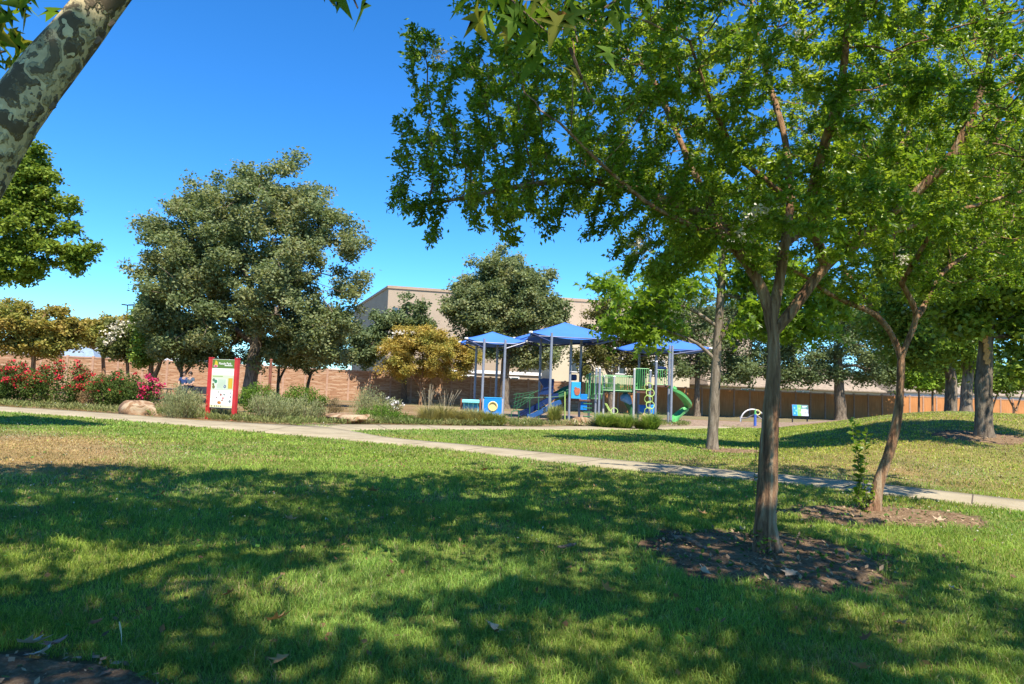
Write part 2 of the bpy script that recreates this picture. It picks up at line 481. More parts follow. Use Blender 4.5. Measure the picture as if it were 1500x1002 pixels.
def joints():
    V, Fq = [], []
    for A, B, gap_ in ((MA, MBe, 1.7), (SA, SB, 1.7)):
        d = np.concatenate([[0], np.cumsum(np.linalg.norm(np.diff(A[:, :2], axis=0), axis=1))]); t = gap_ * .6
        while t < d[-1] - .3:
            a = np.array([np.interp(t, d, A[:, k]) for k in range(2)]); e = np.array([np.interp(t + .01, d, A[:, k]) for k in range(2)]) - a; e = e / np.linalg.norm(e)
            j = np.argmin(np.abs((B[:, :2] - a) @ e)); b = B[j, :2]; base = len(V)
            for f in np.linspace(.02, .98, 7):
                p = a * (1 - f) + b * f
                for sg in (-1, 1): q = p + e * sg * .009; V.append((q[0], q[1], float(GZ(q[:1], q[1:])[0]) + .029))
            Fq += [(base + 2 * k, base + 2 * k + 1, base + 2 * k + 3, base + 2 * k + 2) for k in range(6)]; t += gap_
    tag(np_mesh('path_joints', np.array(V), [np.array(Fq)], plain('joint_dark', (.1, .08, .06), .95, 0, .2, 9, .1)), kind='structure')


joints()

# soil beds (circles): centre x, y, radius x, radius y
b1 = gp(1128, 818); b2 = gp(1290, 757)
BEDS = [(b1.x, b1.y + .05, 1.14, 1.14), (b2.x + .05, b2.y, 1.35, .75), (-2.5, 3.3, 1.0, .48), (gp(1440, 640).x, gp(1440, 640).y, 1.3, 1.2), (gp(1055, 660).x + .3, gp(1055, 660).y, .9, .7)]


def bed_mask(x, y, grow=0.0):
    mk = np.zeros(np.shape(x), bool); a = np.asarray(x); b = np.asarray(y)
    for cx, cy, rx, ry in BEDS:
        rr = np.hypot((a - cx) / rx, (b - cy) / ry) + .5 * (noise2(a, b, .35) - .5) + .35 * (noise2(a, b, .11) - .5)
        mk |= rr < 1 + grow
    return mk


def upper_edge(x):
    """y of the outer edge of the paths: planting beds lie beyond it"""
    oa = np.argsort(MA[:, 0]); os_ = np.argsort(SA[:, 0])
    ya = np.interp(x, MA[oa, 0], MA[oa, 1]); ys = np.interp(x, SA[os_, 0], SA[os_, 1], left=-1, right=-1)
    y = np.maximum(ya, ys)
    return np.where(x > SA[:, 0].max(), 33.5 + .12 * (x - SA[:, 0].max()), y)


def lawn_mask(x, y):
    return (y < upper_edge(x)) & ~in_ribbon(x, y, MA, MBe, -.03) & ~in_ribbon(x, y, SA, SB, -.03)


def dryness(x, y):
    u = x / np.maximum(y, 1)
    d = .62 * S(.28, .0, np.hypot((u + .74) / 1.1, (y - 13.0) / 17)) + .55 * np.exp(-((u + .68) / .17) ** 2 - ((y - 13.5) / 3.4) ** 2)
    d = d + .38 * np.exp(-((u - .30) / .3) ** 2 - ((y - 15.5) / 2.6) ** 2) + .28 * S(.35, .6, u) * S(9.5, 12, y)
    d = d + .25 * np.exp(-((u - .1) / .2) ** 2 - ((y - 19.5) / 2.0) ** 2)
    n = noise2(x, y, 1.3) * .5 + noise2(x, y, .45, 7.7) * .3 + noise2(x, y, 3.7, 2.2) * .4
    return np.clip(d * 1.3 + (n - .6) * .75 * (0.25 + d) + 1.6 * np.maximum(noise2(x, y, .85, 11.1) * .6 + noise2(x, y, .3, 3.1) * .4 - .66, 0), 0, 1)


def grass_col(x, y, n):
    d = dryness(x, y)[:, None]
    g1 = np.array([.135, .24, .03]); g2 = np.array([.305, .395, .075]); dry = np.array([.31, .22, .1]); straw = np.array([.42, .36, .18])
    t = RNG.random((n, 1)); g = g1 * (1 - t) + g2 * t
    t2 = RNG.random((n, 1)); dd = dry * (1 - t2) + straw * t2
    u = (x / np.maximum(y, 1))[:, None]
    far = S(11.5, 15, y)[:, None] * S(.2, .45, u)
    g = g * (1 - far) + (g * np.array([1.3, 1.1, 1.0])) * far
    pick = RNG.random((n, 1)) < (d * .95 + .04)
    c = np.where(pick, dd, g) * (.75 + .5 * RNG.random((n, 1)))
    pt = (.72 + .6 * noise2(x, y, .55, 4.1))[:, None]; yl = noise2(x, y, 1.7, 6.6)[:, None]
    return c * pt * np.concatenate([.82 + .4 * yl, .95 + .1 * yl, 1.15 - .4 * yl], 1)


def make_ground():
    xs = np.concatenate([-np.geomspace(2000, 22, 26), np.linspace(-21, 24, 260), np.geomspace(25, 2000, 26)])
    ys = np.concatenate([-np.geomspace(300, 7, 10), np.linspace(-6, 2, 14), np.linspace(2.2, 40, 250), np.linspace(40.8, 100, 70), np.geomspace(104, 3000, 24)])
    X, Y = np.meshgrid(xs, ys); x, y = X.ravel(), Y.ravel()
    z = GZ(x, y); V = np.stack([x, y, z], 1)
    ny, nx = len(ys), len(xs); i = (np.arange(ny - 1)[:, None] * nx + np.arange(nx - 1)[None]).ravel()
    d = dryness(x, y)[:, None]
    lawn = np.array([.14, .175, .04]) * (1 - d) + np.array([.27, .18, .085]) * d
    mul = np.array([.23, .16, .09]) + .08 * (noise2(x, y, 1.1)[:, None] - .5)
    pl = (y > upper_edge(x))[:, None]
    far = (y > 62)[:, None]
    c = np.where(pl, mul, lawn); c = np.where(far, np.array([.2, .17, .1]), c)
    c = np.where(bed_mask(x, y)[:, None], np.array([.12, .08, .055]), c)
    o = np_mesh('ground', V, [np.stack([i, i + 1, i + nx + 1, i + nx], 1)], M['ground'], col=np.clip(c, 0, 1), smooth=True)
    tag(o, kind='structure')


make_ground()


def bed(cx, cy, rx, ry, mat, name, lift=.012, nr=26, na=80, kind='structure'):
    rr = np.linspace(0, 1, nr); an = np.linspace(0, 2 * np.pi, na, endpoint=False)
    A, Rr = np.meshgrid(an, rr)
    edge = 1 + .12 * (noise2(np.cos(A) * 2, np.sin(A) * 2, .7, cx) - .5)
    x = cx + Rr * np.cos(A) * rx * edge; y = cy + Rr * np.sin(A) * ry * edge
    fall = 1 - S(.8, 1.0, Rr)
    z = GZ(x, y) + lift * fall - .03 * (1 - fall) + .035 * (noise2(x, y, .18) - .4) * fall + .02 * (noise2(x, y, .07) - .5) * fall
    V = np.stack([x.ravel(), y.ravel(), z.ravel()], 1)
    r_, a_ = np.meshgrid(np.arange(nr - 1), np.arange(na), indexing='ij'); a2 = (a_ + 1) % na
    fs = np.stack([r_ * na + a_, (r_ + 1) * na + a_, (r_ + 1) * na + a2, r_ * na + a2], -1).reshape(-1, 4)
    return tag(np_mesh(name, V, [fs], mat, smooth=True), kind=kind)


for k, bb in enumerate(BEDS): bed(*bb, M['soil'], 'soil_ground', .03 if k < 3 else .02)
# woodchip playground floor
pc = gd(870, 42)
bed(pc.x + 2.0, 41.5, 13.5, 10.2, M['woodchip'], 'playground_surface', .03, 40, 140)


# ------------------------------------------------------------------ grass blades (one mass of lawn)
def blades():
    Vs, Cs, base, F3 = [], [], 0, []
    bands = [(2.3, 4.4, 7600, .0036, .062), (4.4, 6.2, 4600, .0046, .06), (6.2, 9, 2300, .0066, .06), (9, 13, 1150, .010, .058), (13, 19, 500, .016, .055), (19, 36, 170, .028, .055)]
    for y0, y1, dens, wd, hh in bands:
        ul, ur = -.86, .86
        mg = 1.6 if y0 < 9 else 3.0                          # some lawn beyond the frame on both sides
        area = (y1 * y1 - y0 * y0) / 2 * (ur - ul) + 2 * mg * (y1 - y0); n = int(area * dens)
        y = np.sqrt(RNG.random(n) * (y1 * y1 - y0 * y0) + y0 * y0); x = (2 * RNG.random(n) - 1) * (.86 * y + mg)
        # clumping
        keep = lawn_mask(x, y) & ~(bed_mask(x, y) & (RNG.random(n) > .012)) & (RNG.random(n) < .62 + .5 * noise2(x, y, .16) )
        x, y = x[keep], y[keep]; n = len(x); z = GZ(x, y) - .004
        d = dryness(x, y)
        h = hh * (.55 + .75 * RNG.random(n)) * (.5 + 1.05 * noise2(x, y, .33, 9.3)) * (1 - .35 * d)
        nearbed = bed_mask(x, y, .18) & ~bed_mask(x, y); h = np.where(nearbed, h * 1.25, h)
        nearpath = in_ribbon(x, y, MA, MBe, .12); h = np.where(nearpath, h * 1.1, h)
        wv = wd * (.7 + .6 * RNG.random(n)); a = RNG.random(n) * 2 * np.pi; la = RNG.random(n) * 2 * np.pi + .0
        lean = h * (.3 + .95 * RNG.random(n) ** 1.3)
        dx, dy = np.cos(a) * wv / 2, np.sin(a) * wv / 2; lx, ly = np.cos(la) * lean, np.sin(la) * lean
        p0 = np.stack([x - dx, y - dy, z], 1); p1 = np.stack([x + dx, y + dy, z], 1)
        mx = np.stack([x + lx * .35, y + ly * .35, z + h * .62], 1); o_ = np.stack([dx, dy, 0 * dx], 1) * .8
        tip = np.stack([x + lx, y + ly, z + h * (1 - .25 * (lean / h))], 1)
        V = np.stack([p0, p1, mx + o_, mx - o_, tip], 1).reshape(-1, 3)
        c = grass_col(x, y, n); c5 = np.repeat(c[:, None], 5, 1)
        i = base + np.arange(n) * 5
        F3.append(np.concatenate([np.stack([i, i + 1, i + 2], 1), np.stack([i, i + 2, i + 3], 1), np.stack([i + 3, i + 2, i + 4], 1)]))
        Vs.append(V); Cs.append(c5.reshape(-1, 3)); base += n * 5
    o = np_mesh('lawn_grass', np.concatenate(Vs), F3, M['grass'], col=np.clip(np.concatenate(Cs), 0, 1))
    tag(o, 'short green lawn grass with dry patches across the park', 'grass', kind='stuff')


blades()


# ------------------------------------------------------------------ foliage tools
def unit(v): return v / np.maximum(np.linalg.norm(v, axis=-1, keepdims=True), 1e-9)


LOBED = [(.0, .0), (.1, -.04), (.44, -.1), (.2, .1), (.62, .36), (.22, .32), (.16, .5), (0, 1.0), (-.16, .5), (-.22, .32), (-.62, .36), (-.2, .1), (-.44, -.1), (-.1, -.04)]


def leaf_geo(pts, size, aspect=.5, up_bias=.9, droop=.25, fold=.12, rng=RNG, simple=False, out=None):
    n = len(pts); size = np.broadcast_to(np.asarray(size, float), (n,)) * (.65 + .7 * rng.random(n))
    a = rng.normal(size=(n, 3)); a[:, 2] = a[:, 2] * .6 - droop
    if out is not None: a = a + out * .9
    a = unit(a); nr = rng.normal(size=(n, 3)) * .75; nr[:, 2] += up_bias
    b = unit(np.cross(nr, a)); nn = np.cross(a, b); s = size[:, None]
    if simple == 'lobed':
        V = np.stack([pts + a * s * .25] + [pts + a * s * y + b * s * x + nn * s * (.28 * abs(x) - .12 * y * y) for x, y in LOBED], 1); k = len(LOBED); i = np.arange(n) * (k + 1)
        return V.reshape(-1, 3), [np.concatenate([np.stack([i, i + 1 + q, i + 1 + (q + 1) % k], 1) for q in range(k)])], k + 1
    if simple:
        V = np.stack([pts, pts + a * s * .5 + b * s * aspect * .5, pts + a * s, pts + a * s * .5 - b * s * aspect * .5], 1)
        i = np.arange(n) * 4; return V.reshape(-1, 3), [np.stack([i, i + 1, i + 2, i + 3], 1)], 4
    mid = pts + a * s * .5 - nn * s * fold
    V = np.stack([pts, pts + a * s * .45 + b * s * aspect * .5, pts + a * s - nn * s * fold * .6, pts + a * s * .45 - b * s * aspect * .5, mid], 1)
    i = np.arange(n) * 5
    return V.reshape(-1, 3), [np.concatenate([np.stack([i, i + 1, i + 4], 1), np.stack([i + 4, i + 1, i + 2], 1), np.stack([i, i + 4, i + 3], 1), np.stack([i + 4, i + 2, i + 3], 1)])], 5


def leaf_cols(pts, cols, rng=RNG, clump=1.0, var=.25):
    """natural leaf-to-leaf colour variation between the given colours, with whole sprays leaning one way"""
    n = len(pts); cols = np.array(cols); k = len(cols)
    t = np.clip(noise3(pts, clump, 5.5) * .75 + rng.random(n) * .5 - .12, 0, .999) * (k - 1)
    i = np.minimum(t.astype(int), k - 2) if k > 1 else np.zeros(n, int); f = (t - i)[:, None]
    c = cols[i] * (1 - f) + cols[np.minimum(i + 1, k - 1)] * f
    return np.clip(c * (1 - var + 2 * var * rng.random((n, 1))), 0, 1)


def sample_lobes(lobes, n, rng=RNG, shell=.55, gap=.42, gscale=.9):
    """points spread through a union of ellipsoids, denser outside, with noise-shaped gaps"""
    L = np.array(lobes, float); vol = L[:, 3] * L[:, 4] * L[:, 5]; pr = vol ** .6; pr /= pr.sum()
    out = []; got = 0
    while got < n:
        m_ = n * 2; k = rng.choice(len(L), m_, p=pr); v = unit(rng.normal(size=(m_, 3)))
        r = rng.random(m_) ** (1 / 3.0 * shell); r = r * (1 + .12 * rng.normal(size=m_) * (r > .85))
        p = L[k, :3] + v * r[:, None] * L[k, 3:6]
        g = noise3(p, gscale, 1.3) * .6 + noise3(p, gscale * .45, 8.1) * .4
        p = p[g > gap]; out.append(p); got += len(p)
    return np.concatenate(out)[:n]


def px_lobes(spec, d):
    """lobes given where the photo shows them: (px, py, rx px, ry px[, depth offset m]) at distance d"""
    out = []
    for s in spec:
        dd = d + (s[4] if len(s) > 4 else 0); c = P(s[0], s[1], dd); rx, rz = s[2] * dd / F, s[3] * dd / F
        out.append((c.x, c.y, c.z, rx, (rx + rz) * .5 if len(s) < 6 else s[5], rz))
    return out


class Skel:
    """tree skeleton: traced limbs, then grown towards the crown points"""
    def __init__(s): s.p = []; s.par = []; s.r = []
    def limb(s, pts, r0, r1, parent=-1, step=.25):
        pts = [np.array(tuple(p)) for p in pts]; d = [0.0]
        for a, b in zip(pts, pts[1:]): d.append(d[-1] + np.linalg.norm(b - a))
        n = max(2, int(d[-1] / step)); idx = parent; A = np.array(pts)
        ts = np.linspace(0, d[-1], n + 1)
        sm = np.stack([np.interp(ts, d, A[:, k]) for k in range(3)], 1)
        for _ in range(2):
            sm[1:-1] = .25 * sm[:-2] + .5 * sm[1:-1] + .25 * sm[2:]
        for i in range(n + 1):
            if i == 0 and parent >= 0: continue
            f = i / n; s.p.append(sm[i]); s.par.append(idx); s.r.append(r0 * (1 - f) + r1 * f); idx = len(s.p) - 1
        return idx
    def near(s, pt):
        return int(np.argmin(np.linalg.norm(np.array(s.p) - np.array(tuple(pt)), axis=1)))
    def grow(s, att, step, kill, iters=80, start=0, wig=.15, rng=RNG, infl=1e9):
        att = att.copy(); P_ = np.array(s.p); par = list(s.par); n0 = len(P_)
        act = np.arange(len(P_)) >= start
        d2 = np.full(len(att), 1e18); nn = np.zeros(len(att), int)
        def upd(idx):
            nonlocal d2, nn
            for c in range(0, len(idx), 256):
                q = P_[idx[c:c + 256]]; D = ((att[:, None] - q[None]) ** 2).sum(-1); j = D.argmin(1); dm = D[np.arange(len(att)), j]
                b = dm < d2; d2 = np.where(b, dm, d2); nn = np.where(b, idx[c:c + 256][j], nn)
        upd(np.nonzero(act)[0])
        for _ in range(iters):
            if not len(att): break
            okk = d2 < infl * infl; u, inv = np.unique(nn[okk], return_inverse=True)
            if not len(u): break
            dv = unit(att[okk] - P_[nn[okk]]); acc = np.zeros((len(u), 3)); np.add.at(acc, inv, dv)
            new = P_[u] + unit(unit(acc) + rng.normal(size=acc.shape) * wig) * step
            k0 = len(P_); P_ = np.concatenate([P_, new]); par += list(u)
            upd(np.arange(k0, len(P_))); keep = d2 > kill * kill; att, d2, nn = att[keep], d2[keep], nn[keep]
        s.p = list(P_); s.par = [int(x) for x in par]; s.r = s.r + [0.0] * (len(P_) - n0); s.n0 = n0
    def radii(s, tip, pw=2.3):
        n = len(s.p); acc = np.zeros(n); r = np.array(s.r); kids = np.zeros(n, int)
        for i in range(n - 1, -1, -1):
            a = acc[i] ** (1 / pw) if acc[i] > 0 else tip
            if r[i] <= 0: r[i] = a
            j = s.par[i]
            if j >= 0: acc[j] += (r[i] if s.r[i] <= 0 else a) ** pw; kids[j] += 1
        for i in range(n):                              # never thicker than the branch it leaves
            j = s.par[i]
            if j >= 0 and r[i] > r[j] * .98: r[i] = r[j] * .98
        s.rad = r; s.kids = kids; return r
    def mesh(s, name, mat, parent, rough=.0, minr=0.0, origin=(0, 0, 0), freq=.18, flare=None):
        n = len(s.p); ch = [[] for _ in range(n)]
        for i, j in enumerate(s.par):
            if j >= 0: ch[j].append(i)
        Vs, Fs, base = [], [], 0; P_ = np.array(s.p); r = s.rad
        starts = [(-1, i) for i in range(n) if s.par[i] < 0]
        while starts:
            pj, i = starts.pop(); chain = ([pj] if pj >= 0 else []) + [i]
            while ch[i]:
                k = max(ch[i], key=lambda q: r[q])
                starts += [(i, q) for q in ch[i] if q != k]; chain.append(k); i = k
            if len(chain) < 2 or r[chain[1]] < minr: continue
            pts = P_[chain]; rr = r[chain].copy()
            if pj >= 0: rr[0] = rr[1]
            sides = 14 if rr[0] > .07 else 8 if rr[0] > .025 else 5 if rr[0] > .009 else 3
            T = np.gradient(pts, axis=0); T = unit(T); ref = np.array([1., 0, 0]) if abs(T[0, 0]) < .8 else np.array([0, 1., 0])
            ang = np.arange(sides) * 2 * np.pi / sides
            for q in range(len(pts)):
                a = ref - T[q] * ref.dot(T[q]); a /= np.linalg.norm(a); ref = a; b = np.cross(T[q], a)
                dirs = np.cos(ang)[:, None] * a + np.sin(ang)[:, None] * b
                rad = np.full(sides, rr[q])
                if rough > 0 and rr[q] > .02:
                    lo = pts[q] * np.array([1, 1, .35]) + dirs * rr[q]
                    rad = rad * (1 + rough * (noise3(lo, freq) - .5) * 2 + rough * .5 * (noise3(pts[q] + dirs * rr[q], freq * .4) - .5) * 2)
                if flare and pj < 0:
                    hgt = pts[q][2] - pts[0][2]; rad = rad * (1 + flare * math.exp(-max(hgt - .05, 0) / .13) * (1 + .8 * np.cos(ang * 3 + 1)))
                Vs.append(pts[q] + dirs * rad[:, None])
            m_ = len(pts); q, k = np.meshgrid(np.arange(m_ - 1), np.arange(sides), indexing='ij'); k2 = (k + 1) % sides
            Fs.append((base + np.stack([q * sides + k, q * sides + k2, (q + 1) * sides + k2, (q + 1) * sides + k], -1)).reshape(-1, 4)); base += m_ * sides
        V = np.concatenate(Vs) - np.array(origin)
        return np_mesh(name, V, Fs, mat, parent, smooth=True)


def foliage(name, pts, size, cols, mat, parent, origin, aspect=.5, simple=True, clump=1.2, var=.25, droop=.25, up_bias=.9, extra=None, out=None, fold=.12):
    V, Fs, k = leaf_geo(pts, size, aspect, up_bias, droop, fold, simple=simple, out=out)
    c = np.repeat(leaf_cols(pts, cols, clump=clump, var=var), k, 0)
    if extra is not None: c[:] = np.where(np.repeat(extra[0], k)[:, None], extra[1], c)
    return np_mesh(name, V - np.array(origin), Fs, mat, parent, col=c)


def boughs(lobes, nb, per, rb, gap, gscale, shell, rng=RNG):
    """leaf-clump centres grouped in rounded boughs: leaves sit on each bough's upper shell"""
    c = sample_lobes(lobes, nb, gap=gap, gscale=gscale, shell=shell); v = unit(rng.normal(size=(nb, per, 3))); v[..., 2] = np.where(rng.random((nb, per)) < .72, np.abs(v[..., 2]), v[..., 2])
    rr = rb * (.55 + .75 * rng.random((nb, 1, 1))) * rng.random((nb, per, 1)) ** .45
    return (c[:, None] + v * rr * np.array([1.1, 1.1, .85])).reshape(-1, 3), c


def scatter(att, per, sig, rng=RNG, squash=.8):
    p = np.repeat(att, per, 0) + rng.normal(size=(len(att) * per, 3)) * np.array([sig, sig, sig * squash]); return p


def tree(name, label, cat, trunk, r0, r1, lobes, nclump, per, leaf, cols, bark, group=None, limbs=(), tip=.012, sig=.35, step=.5, gap=.42,
         gscale=1.4, aspect=.6, blossom=None, rough=.12, mat='leaf_far', droop=.25, stems=None, flare=.3, shell=.6, leafshape=True):
    base = trunk[0]; root = empty(name, base); tag(root, label, cat, group)
    sk_ = Skel(); top = sk_.limb(trunk, r0, r1, step=step * .6)
    for st in (stems or []): sk_.limb(st, r0 * .8, r1 * .8, step=step * .6)
    first = max(0, top - 3)
    for lp, a, b in limbs:
        sk_.limb([sk_.p[sk_.near(lp[0])]] + list(lp[1:]), a, b, parent=sk_.near(lp[0]), step=step * .6)
    nb = max(10, int(nclump / 4.2)); sig = sig * .5
    att, pick = boughs(lobes, nb, 7, sig * 3.0, gap - .05, gscale, shell)
    sk_.grow(pick, step, step * 1.1, iters=70, start=first); sk_.radii(tip)
    sk_.mesh('trunk', M[bark], root, rough, minr=tip * .9, origin=base, flare=flare)
    pts = scatter(att, per, sig)
    foliage('crown', pts, leaf * 1.25, cols, M[mat], root, base, aspect=aspect, clump=sig * 5, droop=droop, simple=leafshape)
    if blossom:
        bl = px_lobes(blossom[0], blossom[1]); bp = scatter(sample_lobes(bl, blossom[2], shell=.3, gap=.3), 7, .12)
        foliage('blossom', bp, leaf * .9, blossom[3], M['petal'], root, base, aspect=.9)
    return root

# ================================================================== NEAR TREES
def pp(lst): return [P(*q) for q in lst]


CRAPE = [(.085, .16, .014), (.14, .23, .02), (.22, .31, .03), (.32, .38, .06)]


def near_crape(name, label, trunk, r0, r1, limbs, lobes, natt, nleaf, leaf, shoots, weeds, blossoms):
    base = Vector(trunk[0]); root = empty(name, base); tag(root, label, 'tree', 'crape myrtles in soil beds on the lawn')
    k = Skel(); k.limb(trunk, r0, r1, step=.07); starts = len(k.p) - 2
    for pts, a, b in limbs:
        j = k.near(pts[0]); k.limb([k.p[j]] + list(pts[1:]), a, b, parent=j, step=.12)
    att = sample_lobes(lobes, natt, gap=.385, gscale=.7, shell=.8)
    k.grow(att, .13, .2, iters=110, start=starts, wig=.22); k.radii(.0032, 2.1)
    k.mesh('trunk', M['bark_crape'], root, .17, origin=base, freq=.12, flare=.55)
    Pn = np.array(k.p); thin = np.nonzero((k.rad < .011) & (np.arange(len(Pn)) >= k.n0))[0]
    par = np.array(k.par)[thin]; w = 1 / (1 + 60 * np.maximum(k.rad[thin] - .004, 0) / .004); w = w / w.sum()
    pick = RNG.choice(len(thin), nleaf, p=w); t = RNG.random((nleaf, 1))
    a = Pn[thin[pick]]; b = Pn[par[pick]]; pts = a * t + b * (1 - t) + RNG.normal(size=(nleaf, 3)) * .03
    outd = unit(a - b) * .6 + RNG.normal(size=(nleaf, 3)) * .5
    foliage('crown', pts, leaf, CRAPE, M['leaf'], root, base, aspect=.48, simple=False, clump=.6, var=.3, droop=.35, out=outd)
    if blossoms:
        bp = scatter(np.array([tuple(P(*q)) for q in blossoms]), 90, .06)
        foliage('blossom', bp, .035, [(.75, .72, .62), (.6, .58, .45)], M['petal'], root, base, aspect=.9)
    for bs, hgt, n, spread, lf in shoots:                       # suckers standing beside the trunk
        st = MB(); lp, lo = [], []
        for q in range(n):
            b0 = Vector(bs) + Vector((random.gauss(0, spread * .35), random.gauss(0, spread * .35), 0)); b0.z = gz(b0.x, b0.y)
            hh = hgt * random.uniform(.55, 1.0); ln = Vector((random.gauss(0, spread), random.gauss(0, spread), 0))
            ps = [b0 + ln * (f ** 1.4) + Vector((random.gauss(0, .012), random.gauss(0, .012), hh * f)) for f in np.linspace(0, 1, 8)]
            st.tube([p - base for p in ps], [.006 - .0045 * f for f in np.linspace(0, 1, 8)], 4)
            for f in np.linspace(.12, 1, int(hh / .045)):
                i = min(int(f * 7), 6); g = f * 7 - i; c = ps[i] * (1 - g) + ps[i + 1] * g
                for sgn in range(2):
                    an = random.random() * 6.28; lo.append((math.cos(an), math.sin(an), .35)); lp.append(tuple(c))
        s_o = st.build('basal_shoot', M['bark_brown'], root)
        foliage('leaves', np.array(lp), lf, CRAPE[:3], M['leaf'], s_o, base, aspect=.6, simple=False, clump=.3, out=np.array(lo), droop=.1)
    return root


T1 = pp([(1121, 806, 6.9), (1121, 760, 6.9), (1125, 700, 6.9), (1128, 640, 6.9), (1131, 580, 6.9), (1134, 520, 6.9), (1133, 488, 6.9)])
T1[0].z = gz(T1[0].x, T1[0].y) - .05
L1 = [
    (pp([(1133, 488, 6.9), (1122, 430, 6.9), (1095, 385, 6.85), (1065, 350, 6.8), (1030, 310, 6.7), (985, 298, 6.6), (940, 280, 6.5), (870, 264, 6.5), (800, 266, 6.5), (700, 285, 6.6), (630, 300, 6.8)]), .078, .012),
    (pp([(1095, 385, 6.85), (1060, 335, 7.0), (1020, 262, 7.2), (985, 180, 7.5), (955, 110, 7.8), (905, 60, 8.0), (860, 20, 8.2)]), .05, .014),
    (pp([(1130, 470, 6.9), (1140, 420, 6.95), (1150, 360, 7.0), (1160, 290, 7.1), (1150, 200, 7.3), (1120, 100, 7.6), (1100, 10, 8.0)]), .06, .016),
    (pp([(1138, 490, 6.9), (1165, 450, 6.85), (1190, 412, 6.8), (1213, 385, 6.8), (1240, 362, 6.75), (1285, 328, 6.7), (1335, 290, 6.6), (1400, 225, 6.4), (1440, 130, 6.3), (1460, 40, 6.2)]), .09, .018),
    (pp([(1213, 385, 6.8), (1196, 350, 6.7), (1186, 310, 6.6), (1195, 250, 6.4), (1222, 170, 6.1), (1238, 90, 5.8), (1242, 20, 5.6), (1250, -70, 5.4)]), .062, .02),
    (pp([(1240, 362, 6.75), (1300, 343, 7.0), (1370, 318, 7.3), (1450, 295, 7.6), (1530, 270, 8.0)]), .04, .012),
    (pp([(1065, 350, 6.8), (1010, 330, 6.3), (950, 300, 5.8), (880, 240, 5.4), (820, 180, 5.2)]), .03, .01),
    (pp([(1160, 290, 7.1), (1080, 230, 6.5), (1040, 150, 6.0), (1010, 60, 5.7)]), .035, .012),
    (pp([(1150, 360, 7.0), (1260, 280, 8.0), (1330, 200, 8.7), (1360, 100, 9.2)]), .04, .012),
]
near_crape('crape_myrtle', 'large green crape myrtle with smooth peeling trunk in the nearest round soil bed', T1, .118, .1, L1,
           px_lobes([(1130, 150, 330, 190, 0, 3.0), (860, 190, 215, 120, 0, 2.0), (700, 240, 140, 85, 0, 1.3), (640, 290, 80, 45, .1, .8), (760, 80, 130, 80, .6, 1.4),
                     (1390, 200, 190, 160, -.2, 2.2), (980, 300, 110, 60, -.2, 1.2), (910, 320, 60, 45, 0, .8), (960, 380, 60, 50, .2, .7), (610, 325, 55, 36, 0, .7), (770, 320, 90, 36, 0, .9), (870, 300, 60, 50, .1, .9), (780, 160, 130, 90, .2, 1.5), (1010, 350, 70, 40, 0, .9), (1200, 330, 170, 55, -.6, 1.4),
                     (1130, -100, 330, 160, .3, 2.6), (640, 190, 55, 60, .3, .7), (640, 105, 60, 60, .5, .9), (900, 40, 120, 80, .7, 1.3), (1380, 310, 120, 40, .4, 1.2), (930, 370, 40, 50, .5, .6)], 6.9),
           5200, 200000, .053,
           [(gp(1100, 790), .18, 7, .06, .05), (gp(1104, 735), 1.2, 1, .04, .05), (gp(1118, 815), .25, 4, .05, .05)], None,
           [(1112, 305, 6.6), (1100, 320, 6.6), (1090, 350, 6.5), (640, 78, 7.2), (935, 355, 7.2), (940, 372, 7.2), (1170, 40, 7)])
T2 = pp([(1276, 752, 9.5), (1288, 705, 9.5), (1302, 665, 9.5), (1312, 625, 9.5), (1318, 585, 9.5), (1319, 550, 9.5), (1320, 525, 9.5)])
T2[0].z = gz(T2[0].x, T2[0].y) - .05
L2 = [
    (pp([(1320, 525, 9.5), (1312, 500, 9.5), (1298, 476, 9.4), (1284, 460, 9.4), (1250, 446, 9.3), (1215, 432, 9.2), (1180, 405, 9.0), (1130, 380, 8.8)]), .056, .013),
    (pp([(1284, 460, 9.4), (1262, 430, 9.6), (1235, 395, 9.9), (1225, 340, 10.2), (1240, 260, 10.5)]), .045, .014),
    (pp([(1320, 525, 9.5), (1331, 495, 9.5), (1345, 466, 9.5), (1338, 446, 9.4), (1318, 410, 9.3), (1306, 380, 9.2), (1310, 310, 9.0), (1330, 220, 8.8)]), .05, .014),
    (pp([(1345, 466, 9.5), (1362, 435, 9.7), (1378, 400, 9.9), (1420, 370, 10.2), (1480, 330, 10.6)]), .045, .012),
    (pp([(1318, 410, 9.3), (1370, 330, 8.8), (1420, 260, 8.4), (1460, 180, 8.2)]), .035, .012),
]
near_crape('crape_myrtle', 'smaller leaning crape myrtle with forked orange trunk in the soil bed beside the path', T2, .085, .07, L2,
           px_lobes([(1330, 260, 230, 130, 0, 2.4), (1450, 300, 140, 110, .3, 1.8), (1200, 360, 110, 70, -.2, 1.3), (1330, 120, 220, 130, 0, 2.4), (1400, 400, 110, 45, .2, 1.3), (1500, 150, 150, 150, .3, 2), (1270, 410, 70, 35, 0, .9)], 9.5),
           2900, 98000, .054, [(gp(1262, 748), 1.3, 4, .1, .085), (gp(1268, 752), .42, 8, .1, .06)], None, [(1320, 380, 9.3), (1470, 270, 9.5)])


